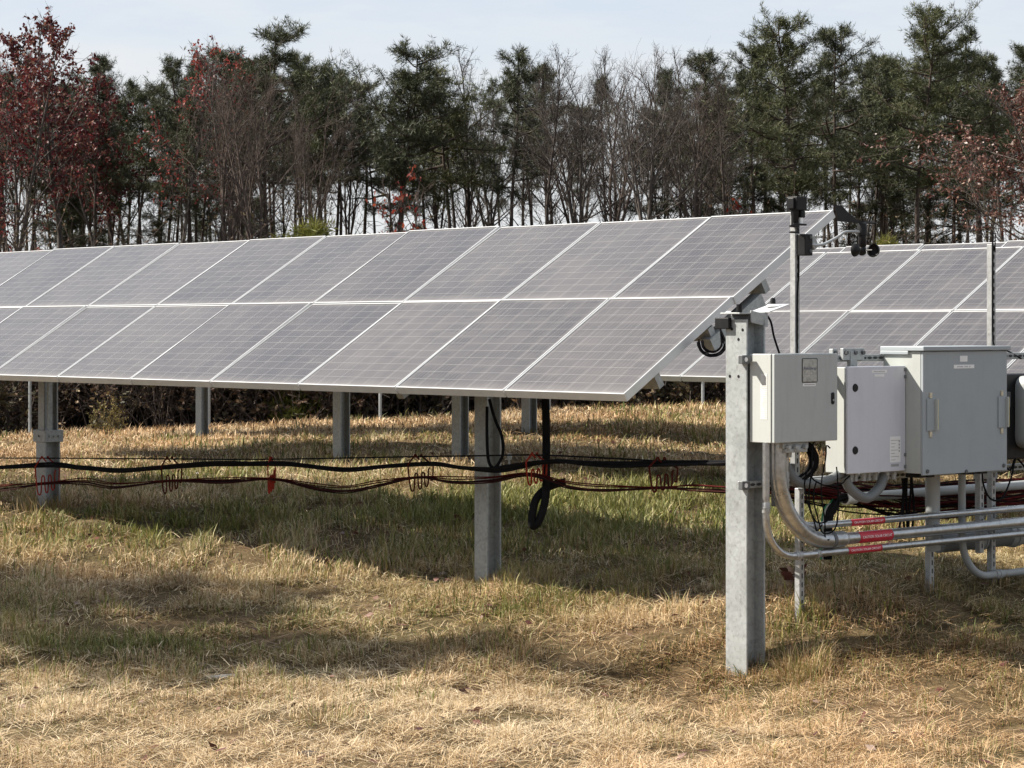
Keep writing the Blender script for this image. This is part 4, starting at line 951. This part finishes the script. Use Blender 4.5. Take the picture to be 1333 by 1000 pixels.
def pine(seed, H=10., start=.45, width=2.2, nb=44, flat=0., tufts=5, bend_=.03, nl=.16):
    v = Veg(seed); r = v.r
    P, _ = wander(r, (0, 0, -.3), (r.normal(0, .03), r.normal(0, .03), 1), H + .3, 12, bend_ * .8, .06)
    r0 = .0085 * H + .012; v.limb(P, r0, .018, 7)
    def trunk(f):
        f = min(.999, f) * 12; i = int(f); return P[i].lerp(P[i + 1], f - i)
    C = []; D = []
    for i in range(nb):
        f = start + (1 - start) * (i + r.random()) / nb; az = i * 2.4 + r.normal(0, .5)
        g_ = (f - start) / (1 - start)
        prof = (math.sin(min(1, g_ * 1.25 + .18) * math.pi * .62 + .25)) * (1 - g_ ** 3 * .75)
        ln = width * max(.16, prof) * (r.uniform(.35, 1.2) if r.random() < .75 else r.uniform(.2, .5)); el = (-.12 + .55 * g_) * (1 - flat) + flat * .08 + r.normal(0, .16)
        d = (math.cos(az) * math.cos(el), math.sin(az) * math.cos(el), math.sin(el))
        B, dd = wander(r, trunk(f), d, ln, 5, .16, .05)
        v.limb(B, .012 + .012 * ln, .006, 4)
        for j in range(tufts):
            q = .22 + .78 * (j + r.random()) / tufts; k = min(4, int(q * 5)); p = B[k].lerp(B[k + 1], q * 5 - k if q < 1 else 1)
            sd = Vector(dd) * .8 + Vector((r.normal(0, .9), r.normal(0, .9), r.normal(.10, .3)))
            T, td = wander(r, p, sd, ln * r.uniform(.14, .30) + .12, 3, .2, .06); v.limb(T, .007, .004, 3)
            for m_ in range(3):
                C.append(T[m_ + 1]); D.append(td + Vector((0, 0, .25)))
                if r.random() < .7: C.append(T[m_ + 1] + Vector(r.normal(0, .09, 3))); D.append(td + Vector(r.normal(0, .5, 3)))
        C.append(B[-1]); D.append(dd)
    for i in range(26):          # dead lower branches
        f = start * r.uniform(.25, 1); az = r.uniform(0, 6.28); B, _ = wander(r, trunk(f), (math.cos(az), math.sin(az), r.normal(0, .25)), r.uniform(.3, 1.2), 4, .2); v.limb(B, .012, .004, 3)
    v.leaves(C, D, nl, .013, 11, .95)
    return v
def broad(seed, H=9., fork=.35, spread=.5, levels=5, leaf=0, ll=.13, lw=.08, up=.06, twigs=1., ltop=0., stems=1, kids=(2, 4), r0=(.22, .44)):
    v = Veg(seed); r = v.r; C = []; D = []
    def grow(p, d, ln, rad, lev):
        P, dd = wander(r, p, d, ln, 4, .10 + .03 * lev, up if lev > 0 else .02)
        v.limb(P, rad, max(.003, rad * .62), 6 if lev == 0 else (4 if lev < 3 else 3))
        if lev >= levels - 2 and leaf:
            for i in range(leaf):
                k = r.integers(1, 5); q = P[k]
                if r.random() < ltop + (1 - ltop) * min(1, q.z / H): C.append(q + Vector(r.normal(0, .05, 3))); D.append(dd + Vector((0, 0, -.5)))
        if lev >= levels: return
        n = r.integers(kids[0], kids[1] + 1) + 2 * (lev == 0)
        for i in range(n):
            f = 1. if i == 0 else (r.uniform(.62, 1.) if lev == 0 else r.uniform(.3, 1.))
            k = min(3, int(f * 4)); q = P[k].lerp(P[k + 1], min(1, f * 4 - k))
            s = spread * (.55 if i == 0 else 1.15)
            nd = dd + Vector((r.normal(0, s), r.normal(0, s), r.normal(.08, s * .5)))
            grow(q, nd, ln * (r.uniform(*r0) if lev == 0 else r.uniform(.6, .88)), rad * (.66 if i == 0 else .48), lev + 1)
        if lev > 1:
            for i in range(int(2 * twigs)):
                k = r.integers(1, 5); nd = dd + Vector(r.normal(0, .7, 3)); T, td = wander(r, P[k], nd, ln * .45, 3, .15, .05); v.limb(T, .006, .003, 3)
                if leaf: C.append(T[-1]); D.append(td)
    for s_ in range(stems):
        grow((r.normal(0, .1) * (stems > 1), r.normal(0, .1) * (stems > 1), -.3), (r.normal(0, .06 + .2 * (stems > 1)), r.normal(0, .06 + .2 * (stems > 1)), 1), H * fork, .011 * H + .015, 0)
    if leaf and C: v.leaves(C, D, ll, lw, 2, .8)
    return v
def upright(seed, H=9., start=.42, nb=30, width=.26, leaders=1, rise=.85, subs=7, tw=4, leaf=0, ll=.1, lw=.05, keep=.75, top=0.):
    """tall tree with a leader (or a few), steep branches and fine twigs; leaves hang in clusters on the twigs"""
    v = Veg(seed); r = v.r; C = []; D = []
    Tk, td = wander(r, (0, 0, -.3), (r.normal(0, .03), r.normal(0, .03), 1), H * (1 if leaders == 1 else start) + .3, 10, .035, .05)
    rad = .008 * H + .012; v.limb(Tk, rad, .012 if leaders == 1 else rad * .8, 7); axes = []
    if leaders == 1: axes.append((Tk, start, nb, rad))
    else:
        for i in range(leaders):
            az = i * 6.28 / leaders + r.normal(0, .4); sp = r.uniform(.16, .34)
            Lp, _ = wander(r, Tk[-1], (math.cos(az) * sp, math.sin(az) * sp, 1), H * (1 - start) * r.uniform(.82, 1.05), 8, .06, .06)
            v.limb(Lp, rad * .62, .008, 5); axes.append((Lp, .08, nb // leaders, rad * .6))
    for P, st, n, rd in axes:
        m = len(P) - 1
        for i in range(n):
            f = st + (1 - st) * (i + r.random()) / n; k = min(m - 1, int(f * m)); p = P[k].lerp(P[k + 1], f * m - k)
            g_ = (f - st) / (1 - st); az = i * 2.4 + r.normal(0, .6); ln = H * width * (1.05 - .80 * g_) * r.uniform(.6, 1.15) * (.7 + .3 * min(1, g_ * 5))
            el = rise + .25 * g_ + r.normal(0, .18); d = (math.cos(az) * math.cos(el), math.sin(az) * math.cos(el), math.sin(el))
            B, bd = wander(r, p, d, ln, 5, .13, .05); v.limb(B, min(rd * .5, .006 + .010 * ln), .004, 4)
            lf = leaf and r.random() < keep
            for j in range(subs):
                q = .2 + .8 * (j + r.random()) / subs; k2 = min(4, int(q * 5)); p2 = B[k2].lerp(B[k2 + 1], min(1, q * 5 - k2))
                sd = bd + Vector(r.normal(0, .55, 3)) + Vector((0, 0, .1)); S2, d2 = wander(r, p2, sd, ln * r.uniform(.22, .45), 3, .16, .06); v.limb(S2, .0055, .003, 3)
                for t_ in range(tw):
                    k3 = r.integers(1, 4); T, d3 = wander(r, S2[k3], d2 + Vector(r.normal(0, .6, 3)), ln * r.uniform(.10, .22) + .05, 2, .18, .05); v.limb(T, .0035, .002, 3)
                    if lf and T[-1].z > H * top and r.random() < .8:
                        for c_ in range(leaf): C.append(T[1].lerp(T[2], r.random()) + Vector(r.normal(0, .03, 3))); D.append(d3 * .4 + Vector((0, 0, -.7)))
    if C: v.leaves(C, D, ll, lw, 2, .7)
    return v
def shrub(seed, H=1.6, n=26, leafn=5, ll=.07, lw=.045, lean=.35):
    v = Veg(seed); r = v.r; C = []; D = []
    for i in range(n):
        p = (r.normal(0, .28), r.normal(0, .28), -.1); P, dd = wander(r, p, (r.normal(0, lean), r.normal(0, lean), 1), H * r.uniform(.5, 1.1), 5, .16, .03); v.limb(P, .012, .004, 3)
        for j in range(6):
            k = r.integers(1, 6); T, td = wander(r, P[k], dd + Vector(r.normal(0, .8, 3)), H * r.uniform(.15, .4), 3, .2); v.limb(T, .006, .003, 3)
            for m_ in range(leafn): C.append(T[r.integers(0, 4)]); D.append(td)
    if C: v.leaves(C, D, ll, lw, 2, 1.)
    return v
def kind_of(name, v, tm, lm, H): 
    a, b_ = v.meshes(tm, lm); return (name, a, b_, H)
K = {}
def real_h(v):
    z = max(p[2] for p in v.mb.v)
    if v.lv: z = max(z, max(float(a[..., 2].max()) for a in v.lv))
    return z
def reg(key, name, v, tm, lm): K[key] = kind_of(name, v, tm, lm, real_h(v))
reg('pine_full1', 'pine_tree', pine(11, 10.5, .55, 2.7, 54, .15, 11, .045), M['bark_pine'], M['needle_light'])
reg('pine_full2', 'pine_tree', pine(12, 10.5, .54, 2.3, 46, .2, 10, .045), M['bark_pine'], M['needle'])
reg('pine_flat1', 'pine_tree', pine(23, 9.5, .60, 2.8, 36, .7, 12, .05), M['bark_pine'], M['needle'])
reg('pine_flat2', 'pine_tree', pine(24, 9.5, .62, 2.5, 30, .6, 11, .06), M['bark_pine'], M['needle_light'])
reg('pine_thin1', 'pine_tree', pine(35, 10, .70, 1.7, 24, .4, 9, .04), M['bark_pine'], M['needle'])
reg('pine_thin2', 'pine_tree', pine(36, 10, .62, 1.6, 30, .2, 9, .05), M['bark_dark'], M['needle'])
reg('pine_dense', 'pine_tree', pine(44, 9, .05, 2.2, 90, 0, 10), M['bark_pine'], M['needle'])
reg('pine_pole1', 'pine_tree', pine(45, 10, .72, 1.5, 20, .4, 9, .05), M['bark_dark'], M['needle'])
reg('pine_pole2', 'pine_tree', pine(46, 10, .66, 1.3, 22, .5, 8, .06), M['bark_pine'], M['needle'])
reg('pine_young', 'pine_sapling', pine(41, 2.6, .08, .75, 34, 0, 5, .03, .14), M['bark_pine'], M['needle_young'])
reg('bare1', 'bare_tree', upright(51, 9, .50, 40, .40, 4, .80, 7, 5), M['bark_grey'], None)
reg('bare2', 'bare_tree', upright(52, 9, .46, 40, .34, 5, .95, 7, 6), M['twig'], None)
reg('bare3', 'bare_tree', upright(53, 9, .48, 34, .24, 1, .95, 7, 5), M['bark_dark'], None)
reg('bare4', 'bare_tree', upright(57, 9, .42, 36, .30, 3, .95, 7, 5), M['twig'], None)
reg('maple1', 'maple_tree', upright(61, 8.5, .42, 34, .30, 3, .80, 7, 5, 3, .095, .055, .85), M['bark_grey'], M['maple'])
reg('maple2', 'maple_tree', upright(62, 8.5, .48, 30, .26, 2, .85, 7, 5, 3, .095, .055, .8), M['bark_grey'], M['maple'])
reg('maple3', 'maple_tree', upright(63, 8.5, .50, 32, .22, 1, .9, 7, 4, 1, .085, .05, .8, .6), M['bark_grey'], M['maple_bright'])
reg('scarlet', 'scarlet_sapling', upright(71, 3.2, .30, 20, .28, 2, .7, 5, 3, 1, .07, .045, .6), M['twig'], M['scarlet'])
reg('oak', 'oak_tree', upright(84, 6.0, .30, 40, .46, 3, .42, 9, 5, 6, .075, .030, .80), M['bark_grey'], M['oak'])
reg('shrub1', 'shrub', shrub(91, 1.7), M['twig'], M['brushleaf'])
reg('shrub2', 'shrub', shrub(92, 1.5, 30, 6), M['bark_dark'], M['brushgreen'])
reg('shrub3', 'shrub', shrub(93, 1.9, 34, 2), M['twig'], M['brushleaf'])
reg('shrub4', 'shrub', shrub(95, 4.2, 36, 4, .06, .04, .28), M['twig'], M['brushleaf'])
reg('shrub5', 'shrub', shrub(96, 4.0, 34, 5, .06, .04, .3), M['bark_dark'], M['brushgreen'])
reg('yellow', 'shrub', shrub(94, 1.15, 16, 6, .08, .05, .25), M['twig'], M['yellowleaf'])
def plant(key, px, z, ytop, label, cat='tree', group=None, rz=None, sx=1., x=None, lean=0.):
    name, a, b_, H = K[key]
    x = (px - 666.5) / F * z if x is None else x
    zg = g1(x, z); h = EYE - (ytop - 428) * z / F - zg; s = h / H
    t_ = thing(name, label, cat, (x, z, zg), random.uniform(0, 6.28) if rz is None else rz, group)
    t_.scale = (s * sx, s * sx, s)
    if lean: t_.rotation_euler[1] = lean
    o1 = bpy.data.objects.new('trunk' if cat == 'tree' else 'stems', a); COL.objects.link(o1); o1.parent = t_
    if b_:
        o2 = bpy.data.objects.new('crown' if cat == 'tree' else 'leaves', b_); COL.objects.link(o2); o2.parent = t_
    return t_
random.seed(5)
for a in [
 ('maple1', 22, 42, 12, 'tall dark red maple at the left edge of the picture'),
 ('maple2', 82, 43, 12, 'tall dark red maple second from the left edge'),
 ('maple2', 132, 46, 85, 'shorter dark red maple beside the brownish pine at left'),
 ('maple3', 215, 44, 40, 'slim maple with a bright coral red top at left'),
 ('maple3', 258, 46, 70, 'sparse dull red maple just right of the coral topped one'),
 ('pine_thin2', 155, 46, 66, 'dark narrow pine between the dark red and coral maples'),
 ('pine_full2', 118, 49, 118, 'dark pine behind the dark red maples'),
 ('pine_thin1', 300, 49, 55, 'pine behind the bare grey trees at left'),
 ('bare2', 285, 42, 38, 'bushy bare tree left of the tall flat topped pine'),
 ('bare4', 330, 41, 66, 'bare tree with many fanning stems left of the tall flat topped pine'),
 ('bare2', 385, 43, 105, 'lower bare brown tree in front of the tall flat topped pine'),
 ('pine_flat1', 352, 46, 20, 'tall dense pine with flat top rising above its neighbours at left centre'),
 ('pine_flat2', 432, 48, 60, 'pine with a long branch reaching right, left of centre'),
 ('pine_flat1', 515, 45, 42, 'broad flat branched pine leaning right with a clear dark trunk, left of centre'),
 ('pine_thin1', 470, 50, 98, 'dark pine behind the broad flat branched pine'),
 ('pine_flat2', 597, 46, 68, 'open pine with layered branches and a gap of sky to its left'),
 ('pine_thin1', 556, 51, 118, 'thin pine in the gap between two layered pines'),
 ('pine_thin2', 663, 46, 56, 'greyish narrow pine at the centre of the picture'),
 ('pine_thin1', 722, 48, 76, 'thin pine among bare trees just right of centre'),
 ('bare3', 697, 43, 56, 'thin bare tree just right of the narrow central pine'),
 ('bare1', 762, 43, 50, 'bare grey tree with upright limbs, centre right'),
 ('bare4', 806, 44, 52, 'bare many stemmed tree left of the large open bare oak'),
 ('bare1', 852, 41, 46, 'large open bare tree with spreading limbs against the sky, centre right'),
 ('bare2', 905, 44, 60, 'twiggy bare tree in front of the first tall pine at right'),
 ('bare3', 955, 43, 82, 'thin pale bare tree in front of the tall right hand pines'),
 ('pine_full2', 928, 47, 60, 'pine next to the large bare tree, first of the right hand pines'),
 ('pine_thin1', 985, 47, 44, 'slender pine between two fuller pines at right'),
 ('pine_full1', 1030, 44, 6, 'tall full green pine behind the sensor mast'),
 ('pine_full2', 1097, 46, 26, 'dark pointed pine between the two tallest right hand pines'),
 ('pine_full1', 1196, 44, -10, 'tallest full green pine, touching the top of the picture at right'),
 ('pine_full2', 1150, 50, 62, 'dark pine behind the tallest pine at right'),
 ('pine_thin2', 1285, 46, 26, 'thin spiky pine above the brown leaved oak'),
 ('pine_full2', 1345, 48, 50, 'dark pine cut by the right edge of the picture'),
 ('pine_full2', 1243, 49, 66, 'dark pine behind the brown leaved oak'),
 ]: plant(*a)
plant('oak', 1368, 33, 66, 'oak with rusty brown leaves reaching in from the right edge', rz=2.0, sx=1.25)
plant('scarlet', 535, 40, 212, 'small scarlet leaved sapling at the foot of the broad flat branched pine', rz=1., sx=.75)
plant('scarlet', 960, 41, 258, 'tiny scarlet leaved sapling just above the nearest array, right of centre', rz=4.)
plant('scarlet', 20, 40, 290, 'small red leaved sapling at the far left above the array', rz=2.)
plant('pine_young', 400, 39, 276, 'bushy yellow green young pine above the array, left of centre')
plant('pine_young', 1150, 40, 297, 'yellow green young pine behind the wind vane', sx=.6)
plant('pine_young', 372, 39.5, 300, 'smaller yellow green young pine beside the bushy one')
# the packed treeline behind
keys = ['pine_thin1', 'pine_thin2', 'pine_flat2', 'bare3', 'pine_thin2', 'bare1', 'pine_thin1', 'bare4']
rr = random.Random(77)
for i in range(62):
    px = -70 + i * 1480 / 62 + rr.uniform(-9, 9); k = keys[rr.randrange(8)]
    dense = px < 330 or px > 890
    z = rr.uniform(48, 60); yt = rr.uniform(75, 150) if not dense else rr.uniform(60, 130)
    if 430 < px < 905 and i % 2: continue
    if 690 < px < 880 and k.startswith('pine') and rr.random() < .5: k = 'bare3'
    plant(k, px, z, yt, 'bare thin trunked tree in the packed back row of the treeline' if k.startswith('bare') else 'thin dark pine in the packed back row of the treeline',
          group='bare trees of the back row' if k.startswith('bare') else 'dark pines of the back row', sx=rr.uniform(.7, .95))
for i in range(84):     # slim high crowned pines that pack the depth of the wood
    px = -60 + i * 1440 / 84 + rr.uniform(-10, 10); z = rr.uniform(44.5, 58)
    if px >= 905 and i % 3 == 0: continue
    if (630 < px < 905 and i % 4) or (430 < px <= 630 and i % 2): continue
    plant(('pine_pole1', 'pine_pole2')[i % 2], px, z, rr.uniform(70, 150) if 440 < px < 900 else rr.uniform(55, 130), 'slim high crowned pine with a bare straight trunk in the packed wood', group='slim straight pines of the wood', sx=rr.uniform(.7, 1.))
for px in (640, 676, 730, 748, 786, 822, 872, 888, 930, 566, 622):
    plant(rr.choice(('bare3', 'bare1', 'bare4', 'bare3')), px + rr.uniform(-5, 5), rr.uniform(46, 52), rr.uniform(52, 95), 'tall finely twigged bare tree filling the gaps between the pines', group='tall bare trees among the pines', sx=rr.uniform(.8, 1.))
for i in range(13):     # low dark pines filling the understorey of the denser ends
    px = rr.choice([rr.uniform(-60, 330), rr.uniform(930, 1400)]); z = rr.uniform(47, 57)
    plant('pine_full2', px, z, rr.uniform(190, 260), 'low dark pine in the understorey of the treeline', group='low understorey pines', sx=1.2)
for i in range(96):     # brush along the foot of the trees
    px = -60 + i * 1460 / 96 + rr.uniform(-8, 8); z = rr.uniform(38.6, 43); k = ('shrub1', 'shrub2', 'shrub3')[rr.randrange(3)]
    tall = rr.uniform(345, 400) if (i % 2) else (rr.uniform(215, 300) if (px < 430 or px > 930) else rr.uniform(300, 345))
    if tall < 320: k = {'shrub1': 'shrub4', 'shrub2': 'shrub5', 'shrub3': 'shrub4'}[k]
    lab = {'shrub4': 'tall twiggy brown shrub rising behind the low brush', 'shrub5': 'tall dull green shrub rising behind the low brush', 'shrub1': 'brown leaved shrub in the dark brush along the treeline', 'shrub2': 'dull green shrub in the dark brush along the treeline', 'shrub3': 'twiggy nearly bare shrub in the dark brush along the treeline'}[k]
    plant(k, px, z, tall, lab, 'shrub', {'shrub4': 'tall brown shrubs of the brush', 'shrub5': 'tall green shrubs of the brush', 'shrub1': 'brown shrubs of the brush', 'shrub2': 'green shrubs of the brush', 'shrub3': 'twiggy shrubs of the brush'}[k], sx=1.0 if k in ('shrub4', 'shrub5') else 1.25)
plant('yellow', 150, 37.6, 508, 'small yellow leaved shrub seen under the array at left', 'shrub', sx=.7)
plant('yellow', 136, 38, 522, 'paler low yellow shrub beside the yellow leaved shrub', 'shrub')

# trees standing out of frame on the left: their shadows cross the foreground
def side_tree(x, z, H, sx, label, rz): return plant('pine_dense', 0, z, 428 - F * (H + g1(x, z) - EYE) / z, label, x=x, sx=sx, rz=rz)
side_tree(-11.8, 14.40, 10.5, 1.0, 'dense pine left of the picture whose shadow crosses the foreground grass', .3)
side_tree(-11.2, 15.05, 9.4, 1.25, 'dense pine left of the picture, middle one of three', 2.3)
side_tree(-11.6, 15.85, 9.0, 1.0, 'shorter dense pine left of the picture, farthest of three from the camera', 1.3)

# far fence posts beyond the arrays
t = thing('field_fence', 'widely spaced thin grey fence posts in front of the brush', 'fence', (-2, 37, g1(-2, 37)))
b0 = Vector(t.location)
P0 = []
for px, yb in ((-190, 572), (39, 570), (272, 562), (495, 546), (715, 531), (915, 524), (1110, 522)):
    z = 37.0; x = (px - 666.5) / F * z; zg = g1(x, z); P0.append((x, z, zg))
    MB().tube([(x, z, zg - .1), (x, z, zg + 1.5)], .026, 8).build('fence_post', M['galv'], t, True, base=b0)
m = MB()
m.tube([(x, y, z + 1.47) for x, y, z in P0], .0025, 4)
m.build('wire', M['galv_dark'], t, base=b0)

# pale flat stick / stone strip and scattered leaves in the foreground grass
def stone(px, py, z, s, label, mat, name='stone', cat='stone'):
    p = at(px, py, z); x, y = p.x, p.y; bm = bmesh.new(); bmesh.ops.create_icosphere(bm, subdivisions=2, radius=1)
    r_ = random.Random(int(px))
    for v in bm.verts:
        n_ = noise.noise(v.co * 1.5 + Vector((px, 0, 0))); v.co *= 1 + .35 * n_; v.co = Vector((v.co.x * s[0], v.co.y * s[1], v.co.z * s[2]))
    me = bpy.data.meshes.new(name); bm.to_mesh(me); bm.free(); me.materials.append(mat)
    o = bpy.data.objects.new(name, me); COL.objects.link(o); o.location = (x, y, g1(x, y) + s[2] * .6); o.rotation_euler = (0, 0, r_.uniform(-.3, .3)); tag(o, label, cat)
stone(295, 893, 12.25, (.11, .025, .012), 'small flat pale stone half buried in the foreground straw at left', M['grit'])
stone(404, 989, 10.2, (.07, .05, .025), 'small dark clod in the straw at the bottom edge', M['bark_dark'], 'clod', 'clod')
m = MB(); P = at(1035, 812, 13.05)
o = None
v = Veg(333); v.leaves([Vector((0, 0, .03 * i)) for i in range(3)], [Vector((0, 0, 1))] * 3, .09, .05, 5, 1.)
_, b_ = v.meshes(M['twig'], M['oak']); 
o = bpy.data.objects.new('dead_leaf_clump', b_); COL.objects.link(o); o.location = (P.x, P.y, g1(P.x, P.y) + .02); tag(o, 'rust brown dead leaf clump in the grass right of the front post', 'leaves')
print('objects', len(sc.objects))
